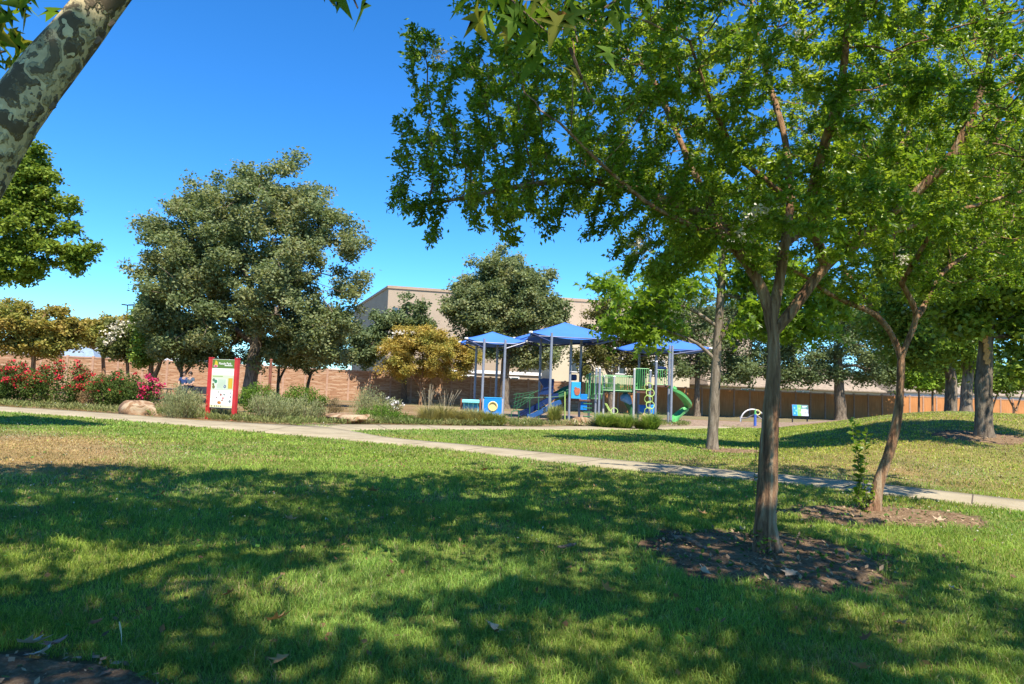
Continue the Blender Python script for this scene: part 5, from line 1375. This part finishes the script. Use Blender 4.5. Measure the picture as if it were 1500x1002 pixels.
def spinner():
    g = gd(1104, 36); root = empty('hoop_spinner', g); tag(root, 'white hooped climber on a blue post right of the grey trunk', 'play equipment'); L = lambda px, py, dd=36: P(px, py, dd) - g
    b0 = L(1106, 624, 34.5); p = MB(); p.tube([b0, b0 + Vector((0, 0, L(1106, 607, 34.5).z - b0.z))], .07, 10); po = p.build('post', M['post_blue'], root)
    c = MB(); t = b0 + Vector((0, 0, L(1106, 607, 34.5).z - b0.z)); c.tube([t, t + Vector((0, 0, .25))], [.06, .035], 10); c.build('cap', M['green'], po)
    h = MB(); c0 = L(1104, 619); h.ring(c0, (1, 0, 0), (0, .25, 1), .68, .04, 24, 8, 0, math.pi); h.build('hoop', M['steel_pale'], root, smooth=True)
    h = MB(); h.tube([L(1084, 611.5, 36.3), L(1089, 613, 35.8), L(1095, 612, 35.2), L(1101, 609, 34.8), L(1106, 606.5, 34.6), L(1110, 609.5, 34.9), L(1115, 613.5, 35.5)], .035, 8); h.build('hoop', M['steel_pale'], root, smooth=True)
    h = MB(); h.ring(L(1110, 604, 35), (1, 0, 0), (0, .3, 1), .12, .025, 16, 6); h.build('handle', M['yellow'], root, smooth=True)


spinner()


# ================================================================== PEOPLE AND BENCH
def bench(px, d, label, w, col='black'):
    g = gd(px, d); root = empty('park_bench', g, R(6)); tag(root, label, 'bench')
    s_ = MB(); s_.box((0, 0, .45), (w, .42, .05), bev=.01); s_.build('seat', M[col], root)
    b_ = MB(); b_.box((0, .24, .72), (w, .04, .4), rx=R(-10), bev=.01); b_.build('backrest', M[col], root)
    for x in (-w * .42, w * .42): l = MB(); l.box((x, 0, .21), (.07, .42, .42), bev=.01); l.build('leg', M[col], root)
    return g


def person(px, d, label, shirt, turn, arm):
    g = gd(px, d); root = empty('person', g, turn); tag(root, label, 'person')
    def skin_mesh(name, J, E, mat, parent, rootj=0):
        me = bpy.data.meshes.new(name); me.from_pydata([j[0] for j in J], E, []); o = bpy.data.objects.new(name, me); COL.objects.link(o); o.parent = parent; me.materials.append(mat)
        md = o.modifiers.new('skin', 'SKIN'); o.modifiers.new('sub', 'SUBSURF').levels = 1; o.modifiers['sub'].render_levels = 1
        for i, j in enumerate(J): sv = me.skin_vertices[0].data[i]; sv.radius = (j[1], j[2] if len(j) > 2 else j[1]); sv.use_root = i == rootj
        return o
    J = [((0, 0, .58), .15, .11), ((0, -.01, .78), .14, .1), ((0, -.02, .98), .17, .11), ((0, -.02, 1.08), .07), ((0, -.03, 1.15), .055), ((0, -.045, 1.23), .085, .1), ((0, -.05, 1.31), .08, .095), ((0, -.045, 1.37), .045),
         ((.19, -.02, 1.03), .055), ((.25, -.06 - arm, .80), .045), ((.2, -.26 - arm, .72), .035), ((.18, -.36 - arm, .72), .03), ((-.19, -.02, 1.03), .055), ((-.25, -.06, .80), .045), ((-.18, -.26, .68), .035), ((-.15, -.35, .66), .03),
         ((.1, -.06, .55), .09), ((.12, -.45, .53), .065), ((.12, -.48, .1), .045), ((.12, -.6, .05), .035), ((-.1, -.06, .55), .09), ((-.12, -.45, .53), .065), ((-.12, -.46, .1), .045), ((-.12, -.58, .05), .035)]
    E = [(0, 1), (1, 2), (2, 3), (3, 4), (4, 5), (5, 6), (6, 7), (2, 8), (8, 9), (9, 10), (10, 11), (2, 12), (12, 13), (13, 14), (14, 15), (0, 16), (16, 17), (17, 18), (18, 19), (0, 20), (20, 21), (21, 22), (22, 23)]
    body = skin_mesh('body', J, E, M['skin'], root)
    fc = MB(); fc.tube([(0, -.145, 1.265), (0, -.168, 1.235), (0, -.15, 1.225)], [.008, .016, .012], 6)
    fc.build('nose', M['skin'], body)
    for s_ in (-1, 1):
        e = MB(); e.box((s_ * .035, -.142, 1.275), (.022, .01, .012), bev=.004); e.build('eye', M['hair'], body); e = MB(); e.box((s_ * .087, -.04, 1.25), (.02, .04, .06), bev=.008); e.build('ear', M['skin'], body)
    mo = MB(); mo.box((0, -.148, 1.2), (.05, .01, .01), bev=.003); mo.build('mouth', M['rust'], body)
    up_ = lambda j, k: (j[0],) + tuple(r + k for r in j[1:])
    skin_mesh('shirt', [up_(J[0], .014), up_(J[1], .02), up_(J[2], .02), ((0, -.02, 1.075), .075), up_(J[8], .022), ((.235, -.05 - arm * .6, .86), .062), up_(J[12], .022), ((-.235, -.05, .86), .062)], [(0, 1), (1, 2), (2, 3), (2, 4), (4, 5), (2, 6), (6, 7)], shirt, root)
    skin_mesh('trousers', [((0, 0, .56), .165, .125), up_(J[16], .02), up_(J[17], .02), up_(J[18], .02), up_(J[20], .02), up_(J[21], .02), up_(J[22], .02)], [(0, 1), (1, 2), (2, 3), (0, 4), (4, 5), (5, 6)], M['trouser'], root)
    hr = MB(); n, k = 10, 14; vs, fs = [], []
    for i in range(n + 1):
        th = math.pi * .62 * i / n
        for j in range(k):
            ph = 2 * math.pi * j / k; fr = max(0, -math.sin(ph)); t2 = th * (1 - .42 * fr); vs.append((.1 * math.sin(t2) * math.cos(ph), -.035 + .118 * math.sin(t2) * math.sin(ph), 1.29 + .118 * math.cos(t2)))
    fs = [(i * k + j, i * k + (j + 1) % k, (i + 1) * k + (j + 1) % k, (i + 1) * k + j) for i in range(n) for j in range(k)]; hr.add(vs, fs)
    ho = hr.build('hair', M['hair'], body, smooth=True); ho.modifiers.new('thick', 'SOLIDIFY').thickness = .015
    # hands: palm, four fingers and thumb
    hd = MB()
    for c, s_ in ((Vector(J[11][0]), 1), (Vector(J[15][0]), -1)):
        hd.box(c + Vector((0, -.03, 0)), (.07, .08, .026), bev=.01)
        for q in range(4): hd.tube([c + Vector(((q - 1.5) * .018, -.065, 0)), c + Vector(((q - 1.5) * .019, -.1, -.004)), c + Vector(((q - 1.5) * .019, -.125 + .008 * abs(q - 1.2), -.022))], [.009, .008, .006], 6)
        hd.tube([c + Vector((-s_ * .03, -.02, 0)), c + Vector((-s_ * .055, -.05, -.004)), c + Vector((-s_ * .06, -.075, -.012))], [.011, .01, .007], 6)
    hd.build('hands', M['skin'], body)
    return root


def picnic_table(px, d, label):
    g = gd(px, d); root = empty('picnic_table', g, R(4)); tag(root, label, 'picnic table')
    t = MB(); t.box((0, 0, .755), (1.75, .72, .05), bev=.01); t.build('table_top', M['black'], root)
    for y in (-.66, .66): b_ = MB(); b_.box((0, y, .36), (1.75, .27, .045), bev=.01); b_.build('seat', M['black'], root)
    for x in (-.62, .62): l = MB(); l.box((x, 0, .3), (.07, 1.5, .06)); l.tube([(x, -.5, 0), (x, -.2, .73)], .035, 6); l.tube([(x, .5, 0), (x, .2, .73)], .035, 6); l.build('leg', M['black'], root)
    return g


picnic_table(264, 36.5, 'dark picnic table with two people sitting on its top')
p_ = person(267.5, 36.4, 'dark-haired person in a blue shirt on the picnic table, left of the pair', M['shirt'], R(12), 0); p_.location.z += .31
p_ = person(276.5, 36.4, 'dark-haired person in a grey-blue shirt on the picnic table, right of the pair', M['shirt2'], R(-10), .05); p_.location.z += .31
bench(293, 37.5, 'dark empty bench just left of the red sign', 1.1)


# ================================================================== PLANTS
def shrub(name, label, cat, px, d, rx, h, leaf, cols, n, group=None, stems=8, aspect=.4, spiky=.0, flower=None, mat='leaf_far', ry=None, wild=.25, lean=.0):
    """bushy plant: stems fanning from the ground, leaves along and around them"""
    g = gd(px, d); root = empty(name, g); tag(root, label, cat, group); ry = ry or rx * .8
    st = MB(); tips = []; lp, lo = [], []
    ns = stems * 4
    for k in range(ns):
        an = random.random() * 6.283; rr = math.sqrt(random.random()); hh = h * (1 - .55 * rr ** 2.2) * random.uniform(.8, 1.12)
        b0 = Vector((math.cos(an) * rx * rr * .55, math.sin(an) * ry * rr * .55, -.03)); t = Vector((math.cos(an) * rx * rr, math.sin(an) * ry * rr, hh)); mid = (b0 + t) / 2 + Vector((0, 0, h * .12)); tips.append(t)
        if k < stems * 2: st.tube([b0, mid, t * .96], [.012, .008, .004], 4)
        m_ = n // ns
        f = np.random.default_rng(k).random((m_, 1)) ** .75; B0, MI, T = (np.array(v) for v in (b0, mid, t)); p = B0 * (1 - f) ** 2 + 2 * MI * f * (1 - f) + T * f * f
        lp.append(p + RNG.normal(size=(m_, 3)) * wild * h * .3 * np.array([1, 1, .6])); lo.append(np.tile(unit(T - B0)[None], (m_, 1)) * (1 + spiky * 2) + RNG.normal(size=(m_, 3)) * .4)
    st.build('stems', M['bark_brown'], root); lp, lo = np.concatenate(lp), np.concatenate(lo); lp[:, 2] = np.maximum(lp[:, 2], .02)
    foliage('foliage', lp + np.array(tuple(g)), leaf, cols, M[mat], root, g, aspect=aspect, clump=h * .4, out=lo, droop=-.2)
    if flower:
        fc, fn, fs, sel = flower; fp = []
        for _ in range(fn):
            t = random.choice(tips); q = t * random.uniform(.82, 1.06) + Vector((random.gauss(0, .1), random.gauss(0, .1), 0))
            if sel and not sel(q): continue
            fp += [tuple(q + Vector((random.gauss(0, fs * .5), random.gauss(0, fs * .5), random.gauss(0, fs * .5)))) for _ in range(9)]
        if fp: foliage('blossom', np.array(fp) + np.array(tuple(g)), fs, fc, M['petal'], root, g, aspect=1.0, clump=.3)
    return root


ROSE = [(.05, .085, .02), (.09, .14, .03), (.18, .18, .045)]
RED = [(.5, .018, .03), (.62, .035, .06), (.52, .08, .04)]
GR = 'red rose bushes along the left path'
shrub('rose_bush', 'red rose bush at the left edge of the photo beside the path', 'rose bush', 8, 29, 1.55, 1.7, .09, ROSE, 8500, GR, 9, .6, flower=(RED, 150, .09, lambda q: q.z > .75))
shrub('rose_bush', 'tallest red rose bush in the middle of the rose row', 'rose bush', 85, 29, 1.5, 1.8, .09, ROSE, 8500, GR, 9, .6, flower=(RED, 130, .09, lambda q: q.z > .8))
shrub('rose_bush', 'green rose bush with few blooms beside the tan boulder', 'rose bush', 172, 28.5, 1.45, 1.6, .09, ROSE, 8500, GR, 9, .6, flower=(RED, 40, .08, lambda q: q.z > .7))
shrub('rose_bush', 'narrow rose bush thick with magenta blooms behind the tan boulder', 'rose bush', 217, 28.5, .5, 1.35, .08, ROSE, 1500, GR, 5, .6, flower=([(.5, .02, .1), (.6, .04, .14)], 55, .1, None))
SAGE = [(.14, .16, .06), (.24, .26, .12), (.35, .36, .18), (.28, .27, .09)]
shrub('sage_bush', 'large grey-green sage bush left of the red sign', 'shrub', 266, 24.6, .95, 1.12, .085, SAGE, 6500, 'grey sage shrubs by the path', 12, .22, 1.0, wild=.3)
shrub('sage_bush', 'wide grey-green sage bush right of the red sign', 'shrub', 398, 24.4, 1.0, 1.05, .085, SAGE, 6000, 'grey sage shrubs by the path', 12, .22, .8, wild=.3)
shrub('sage_bush', 'grey-green sage bush in front of the clipped hedge end', 'shrub', 446, 25, .75, .85, .085, SAGE, 4200, 'grey sage shrubs by the path', 10, .22, .8, wild=.3)
shrub('sage_bush', 'tall loose sage bush just behind the whitish boulder', 'shrub', 541, 27.5, .8, 1.25, .08, SAGE, 4200, 'grey sage shrubs by the path', 10, .22, 1.0, wild=.3)
shrub('sage_bush', 'small grey bush tucked between sign posts', 'shrub', 328, 25.2, .55, .5, .07, SAGE, 1600, 'grey sage shrubs by the path', 6, .25, .6)
HED = [(.06, .12, .016), (.11, .2, .025), (.17, .26, .035)]
shrub('clipped_hedge', 'bright green clipped hedge right against the sign post', 'hedge', 378, 30, 1.0, 1.28, .07, HED, 5200, 'clipped green hedges', 10, .6, ry=.6)
shrub('clipped_hedge', 'bright green clipped hedge under the bent crape myrtle', 'hedge', 441, 30, 1.15, 1.3, .07, HED, 5600, 'clipped green hedges', 10, .6, ry=.6)
shrub('low_bush', 'low lime-green bush right of the whitish boulder', 'shrub', 553, 26, .85, .72, .06, HED, 4000, None, 9, .4, wild=.35)
shrub('low_bush', 'small yellow-green bush beside the ornamental grasses', 'shrub', 586, 26, .5, .48, .06, HED, 2000, None, 7, .4, wild=.35)
shrub('flower_bush', 'small bush with a patch of white flowers by the wall', 'shrub', 574, 31, .45, .85, .08, SAGE, 1200, None, 6, .4, flower=([(.62, .6, .56)], 14, .08, None))
shrub('dry_bush', 'dry brownish bush between the hedge and whitish boulder', 'shrub', 478, 30, .8, .8, .07, [(.16, .12, .06), (.24, .18, .09), (.14, .15, .06)], 2400, None, 8, .3, .6, wild=.35)
shrub('dry_bush', 'reddish dry bush between two rose bushes', 'shrub', 127, 28, .5, .8, .07, [(.22, .1, .05), (.28, .17, .08), (.12, .13, .05)], 1600, None, 6, .3, .5)


def grass_clump(px, d, r, h, n, cols, label, plume=0.0, name='ornamental_grass', group='ornamental grasses by the playground'):
    g = gd(px, d); root = empty(name, g); tag(root, label, 'ornamental grass', group)
    a = RNG.random(n) * 6.283; rr = np.sqrt(RNG.random(n)) * r * .5; b0 = np.stack([np.cos(a) * rr, np.sin(a) * rr, np.zeros(n)], 1)
    hh = h * (.4 + .85 * RNG.random(n) ** 1.3); sp = r * (.2 + 1.3 * RNG.random(n)); a2 = a + RNG.normal(size=n) * .5; o = np.stack([np.cos(a2) * sp, np.sin(a2) * sp], 1); w = .012
    s_ = np.stack([-np.sin(a), np.cos(a), 0 * a], 1) * w
    m_ = b0 + np.concatenate([o * .35, (hh * .65)[:, None]], 1); t = b0 + np.concatenate([o, (hh * (1 - .25 * RNG.random(n)))[:, None]], 1)
    V = np.stack([b0 - s_, b0 + s_, m_ + s_ * .8, m_ - s_ * .8, t], 1).reshape(-1, 3); i = np.arange(n) * 5
    c = np.repeat(leaf_cols(b0 + t, cols, clump=.3), 5, 0)
    np_mesh('blades', V, [np.stack([i, i + 1, i + 2, i + 3], 1), np.stack([i + 3, i + 2, i + 4], 1)], M['grass'], root, col=c)
    if plume:
        st = MB()
        for k in range(16): an = random.random() * 6.28; q = random.random() * r * 1.5; t_ = Vector((math.cos(an) * q, math.sin(an) * q, plume * random.uniform(.75, 1.05))); st.tube([Vector((t_.x * .3, t_.y * .3, 0)), t_ * .6 + Vector((0, 0, plume * .1)), t_], [.004, .003, .006], 4)
        st.build('plumes', plain('plume_straw', (.42, .34, .22), .9, 0, .2, 8, .1), root)


GG = [(.26, .24, .09), (.38, .34, .15), (.5, .42, .22)]
GY = [(.18, .22, .05), (.28, .3, .08), (.36, .33, .12)]
GP_ = [(.13, .22, .04), (.2, .29, .06), (.28, .32, .1)]
for a_ in ((627, 26.6, .5, .72, 900, GG, 'olive ornamental grass clump with tall plumes under the golden tree', 1.5), (649, 27, .5, .75, 900, GG, 'pale straw ornamental grass clump with plumes left of the toddler counter', 1.35), (672, 27, .45, .62, 900, GG, 'grey-olive grass clump just left of the counter panel'),
           (692, 27, .5, .66, 900, GG, 'grey-olive grass clump in front of the counter panel'), (712, 27.2, .45, .58, 900, GY, 'yellow-green grass clump below the porthole panel'), (730, 27.3, .4, .5, 700, GY, 'yellow-green grass clump right of the porthole panel'),
           (886, 29, .6, .62, 900, GP_, 'bright green grass clump below the green bridge'), (912, 29, .65, .6, 1000, GP_, 'bright green grass clump left of the pale steel post'), (953, 29, .55, .7, 900, GP_, 'bright green grass clump under the ring climber'),
           (938, 29.2, .35, .4, 500, GP_, 'small green grass clump between two larger ones'), (812, 30, .4, .85, 600, GY, 'yellowish grass clump behind the lime climbing poles'), (775, 28.6, .35, .35, 400, GG, 'low grey grass clump in front of the slides')): grass_clump(*a_)


def weeds():
    """untidy ground cover between path and bushes"""
    n = 30000; u = RNG.uniform(-.82, .05, n); x = u * 27; ye = upper_edge(x)
    y = ye + .05 + RNG.random(n) ** 1.6 * np.where(u < -.4, 4.5, 3.2); x = u * y; ok = (y > upper_edge(x) + .04) & (RNG.random(n) < 1.3 * noise2(x, y, .6) - .1)
    x2 = RNG.uniform(0, 9, 7000); y2 = upper_edge(x2) + .05 + RNG.random(7000) ** 1.5 * 2.2; ok2 = RNG.random(7000) < 1.2 * noise2(x2, y2, .5) - .2
    x, y = np.concatenate([x[ok], x2[ok2]]), np.concatenate([y[ok], y2[ok2]]); n = len(x); pts = np.stack([x, y, GZ(x, y) + RNG.random(n) * .16 * (.5 + noise2(x, y, .9))], 1)
    out = np.stack([RNG.normal(size=n) * .5, RNG.normal(size=n) * .5, np.full(n, 1.2)], 1)
    cols = leaf_cols(pts, [(.11, .16, .04), (.19, .22, .07), (.3, .26, .12)], clump=1.5); white = RNG.random(n) < .035; cols[white] = (.78, .76, .66)
    V, Fs, k = leaf_geo(pts, np.where(white, .06, .15), .22, simple=True, out=out, droop=-.6)
    o = np_mesh('ground_cover', V, Fs, M['leaf_far'], col=np.repeat(cols, k, 0)); tag(o, 'untidy green and straw ground cover along the path edge', 'ground cover', kind='stuff')


weeds()


def boulder(px, py, d, rx, ry, rz, label, seed, turn=0.0):
    g = gd(px, d); nth, nph = 22, 34; th, ph = np.meshgrid(np.linspace(0, np.pi, nth), np.linspace(0, 2 * np.pi, nph, endpoint=False), indexing='ij')
    D = np.stack([np.sin(th) * np.cos(ph), np.sin(th) * np.sin(ph), np.cos(th)], -1).reshape(-1, 3)
    rng = np.random.default_rng(seed); r = np.ones(len(D)) * 1.25
    for _ in range(13):                                   # chip flat facets off
        nv = unit(rng.normal(size=3)); r = np.minimum(r, rng.uniform(.66, 1.0) / np.maximum(D @ nv, .05))
    r = r * (1 + .16 * (noise3(D, .5, seed) - .5) + .07 * (noise3(D, .17, seed) - .5)); V = D * r[:, None] * np.array([rx, ry, rz])
    c, s_ = math.cos(turn), math.sin(turn); V = np.stack([V[:, 0] * c - V[:, 1] * s_, V[:, 0] * s_ + V[:, 1] * c, np.maximum(V[:, 2], -rz * .4)], 1)
    q, k = np.meshgrid(np.arange(nth - 1), np.arange(nph), indexing='ij'); k2 = (k + 1) % nph
    o = np_mesh('boulder', V, [np.stack([q * nph + k, (q + 1) * nph + k, (q + 1) * nph + k2, q * nph + k2], -1).reshape(-1, 4)], M['rock'], smooth=True, loc=(g.x, g.y, g.z + rz * .32)); o.data.set_sharp_from_angle(angle=R(38))
    tag(o, label, 'boulder', 'boulders beside the path')


boulder(206, 600, 25.4, .62, .5, .42, 'large orange-tan boulder left of the sage bush', 3)
boulder(507, 612, 25.2, .72, .5, .3, 'whitish flat-topped boulder near the path fork', 8)
boulder(538, 612, 25.6, .42, .4, .22, 'small reddish boulder right beside the whitish one', 12)
boulder(848, 612, 29.5, .55, .4, .24, 'low tan boulder under the figure panel', 21)
boulder(868, 613, 29.8, .3, .3, .18, 'little tan boulder right of the low one', 25)
boulder(829, 611, 30.4, .22, .2, .16, 'tiny orange boulder by the lime climbing pole', 29)
boulder(941, 612, 31.5, .3, .3, .42, 'upright grey boulder under the stacked rings', 33)


# ================================================================== FALLEN LEAVES, STICKS
def fallen_leaf(px, py, size, col, label, curl=.5, tilt=.3):
    size = size * 1.2; g = gp(px, py); sh = [(0, -.15), (.16, -.06), (.5, .0), (.36, .2), (.62, .52), (.3, .42), (.16, .6), (0, 1.0), (-.16, .6), (-.3, .42), (-.62, .5), (-.36, .2), (-.5, .02), (-.16, -.06)]
    an = random.random() * 6.28; V = [(0, .35 * size, .0)]
    V += [(x * size, y * size, (x * x * curl * 1.2 + (y - .4) ** 2 * curl * .8) * size + random.uniform(0, .05) * size) for x, y in sh]; k = len(sh)
    c = np.array([np.array(col) * .95 * random.uniform(.75, 1.2) for _ in V])
    o = np_mesh('fallen_leaf', np.array(V), [np.array([(0, 1 + q, 1 + (q + 1) % k) for q in range(k)])], M['dead_leaf'], col=c, smooth=True, loc=(g.x, g.y, g.z + .058))
    o.rotation_euler = (random.gauss(0, tilt), random.gauss(0, tilt), an); tag(o, label, 'fallen leaf', 'dry leaves on the lawn'); return o


TAN, ORA, PALE, BRN, PINK = (.42, .24, .09), (.45, .2, .05), (.55, .4, .26), (.25, .12, .05), (.5, .27, .2)
for a_ in ((397, 925, .12, TAN, 'curled tan leaf in the grass above the bottom edge, left half'), (716, 930, .11, PALE, 'pale pinkish curled leaf near the bottom centre of the lawn'), (887, 876, .085, ORA, 'small orange leaf glowing in a sun patch'),
           (416, 980, .085, TAN, 'tan leaf nearest the bottom edge, left of centre'), (340, 880, .08, BRN, 'dull brown leaf lying in shade right of the pale grass stalk'), (141, 925, .06, BRN, 'brown leaf low in the grass above the pink leaf'), (545, 727, .13, TAN, 'tan leaf in the shade edge towards the path'),
           (236, 732, .13, ORA, 'reddish leaf at the upper shade edge, left'), (424, 770, .1, PALE, 'pale leaf by the bright patch in the left shade'), (410, 858, .1, PALE, 'greyish leaf in the middle of the left shade'), (81, 958, .1, PINK, 'pink-brown leaf on the bare soil by the sycamore root'),
           (1255, 991, .09, ORA, 'orange leaf at the bottom right of the lawn'), (1313, 926, .09, TAN, 'tan leaf in the lower right lawn'), (1266, 952, .07, BRN, 'brown leaf between two leaves in the lower right lawn'), (1392, 872, .08, PALE, 'faint pale leaf by the right sun patches'),
           (1035, 848, .09, PALE, 'pale leaf at the left rim of the near soil bed'), (712, 692, .12, BRN, 'brown leaf at the top of the central shade'), (1030, 760, .1, TAN, 'tan leaf left of the near crape trunk'), (1140, 842, .08, TAN, 'tan leaf on the near soil bed right of the trunk'), (1375, 770, .11, PALE, 'straw leaf at the right end of the far soil bed'), (1160, 848, .1, PALE, 'pale bark-like leaf below the near trunk'),
           (30, 962, .13, (.5, .46, .36), 'long pale leaf on the soil at the bottom left corner'), (55, 976, .11, (.55, .5, .42), 'cream leaf beside the sycamore root')): fallen_leaf(*a_)


def stick(pts, r, label):
    q = [gp(*p) for p in pts]; b_ = q[0].copy(); o = MB(); n = 7; fine = []
    for i in range(n): t = i / (n - 1) * (len(q) - 1); j = min(int(t), len(q) - 2); fine.append(q[j] * (1 - t + j) + q[j + 1] * (t - j) - b_ + Vector((0, random.gauss(0, r * .5), r * .7 + .03 + random.uniform(0, r))))
    o.tube(fine, [r * (.6 + .5 * math.sin(3.0 * i / (n - 1) + .1)) for i in range(n)], 7); ob = o.build('fallen_stick', M['bark_grey'], None, smooth=True, loc=b_); tag(ob, label, 'stick')


stick([(985, 792), (1010, 800), (1034, 811)], .022, 'thick pale stick lying on the near soil bed')
stick([(817, 809), (832, 808), (843, 803)], .016, 'pale forked twig lying on the shaded grass')
stick([(1146, 838), (1158, 846), (1170, 851)], .014, 'short pale stick in front of the near crape trunk')
gs = gp(178, 945); sk2 = MB(); sk2.tube([(0, 0, 0), (-.005, 0, .06), (-.015, 0, .1), (-.022, 0, .13)], [.003, .003, .006, .003], 5); tag(sk2.build('grass_stalk', plain('stalk_straw', (.6, .5, .3), .8, 0, .1, 9, .1), None, loc=gs), 'single pale seed stalk standing near the bottom left corner', 'grass stalk')


def litter():
    """leaf and bark crumbs over the soil beds and weeds growing in them"""
    P_, C, Sz = [], [], []
    for k, (cx, cy, rx, ry) in enumerate(BEDS):
        n = [1900, 1200, 500, 500, 400][k]; a = RNG.random(n) * 6.283; r = np.sqrt(RNG.random(n)) * .98; x, y = cx + np.cos(a) * r * rx, cy + np.sin(a) * r * ry
        P_.append(np.stack([x, y, GZ(x, y) + .03 + .02 * RNG.random(n)], 1)); t = RNG.random((n, 1)); c = np.array([.16, .1, .06]) * (1 - t) + np.array([.42, .3, .18]) * t; wd = RNG.random(n) < (.2 if k < 2 else .05); c[wd] = (.07, .14, .02); C.append(c); Sz.append(np.where(wd, .05, .015 + .05 * RNG.random(n) ** 3))
    p = np.concatenate(P_); V, Fs, k = leaf_geo(p, np.concatenate(Sz), .6, up_bias=2.5, droop=-.1, simple=True); o = np_mesh('leaf_litter', V, Fs, M['dead_leaf'], col=np.repeat(np.concatenate(C), k, 0)); tag(o, 'dry leaf and bark crumbs strewn over the soil beds', 'leaf litter', kind='stuff')


litter()


def lawn_flecks():
    """clover heads, crumbs of dry leaf and small broad weeds scattered through the lawn"""
    n = 9000; y = np.sqrt(RNG.uniform(3.2 ** 2, 20 ** 2, n)); x = RNG.uniform(-.85, .85, n) * y; kind = RNG.random(n)
    white = (kind < .3) & (y > 7) & (noise2(x, y, 2.2) > .45); dead = (kind > .3) & (kind < .55); weed = kind > .8
    ok = lawn_mask(x, y) & ~bed_mask(x, y) & (white | dead | (weed & (noise2(x, y, 1.4, 3.3) > .55))); x, y, white, dead = x[ok], y[ok], white[ok], dead[ok]; n = len(x)
    p = np.stack([x, y, GZ(x, y) + .03 + .02 * RNG.random(n)], 1); c = np.tile(np.array([[.1, .22, .03]]), (n, 1)) * (.7 + .6 * RNG.random((n, 1))); c[dead] = np.array([.22, .13, .06]) * (.6 + .8 * RNG.random((dead.sum(), 1))); c[white] = (.55, .55, .45)
    sz = np.where(white, .022, np.where(dead, .045, .05)); V, Fs, k = leaf_geo(p, sz, .7, up_bias=1.6, droop=-.1, simple=True)
    tag(np_mesh('lawn_weeds', V, Fs, M['grass'], col=np.repeat(c, k, 0)), 'clover heads, small weeds and leaf crumbs through the lawn', 'weeds', kind='stuff')


lawn_flecks()
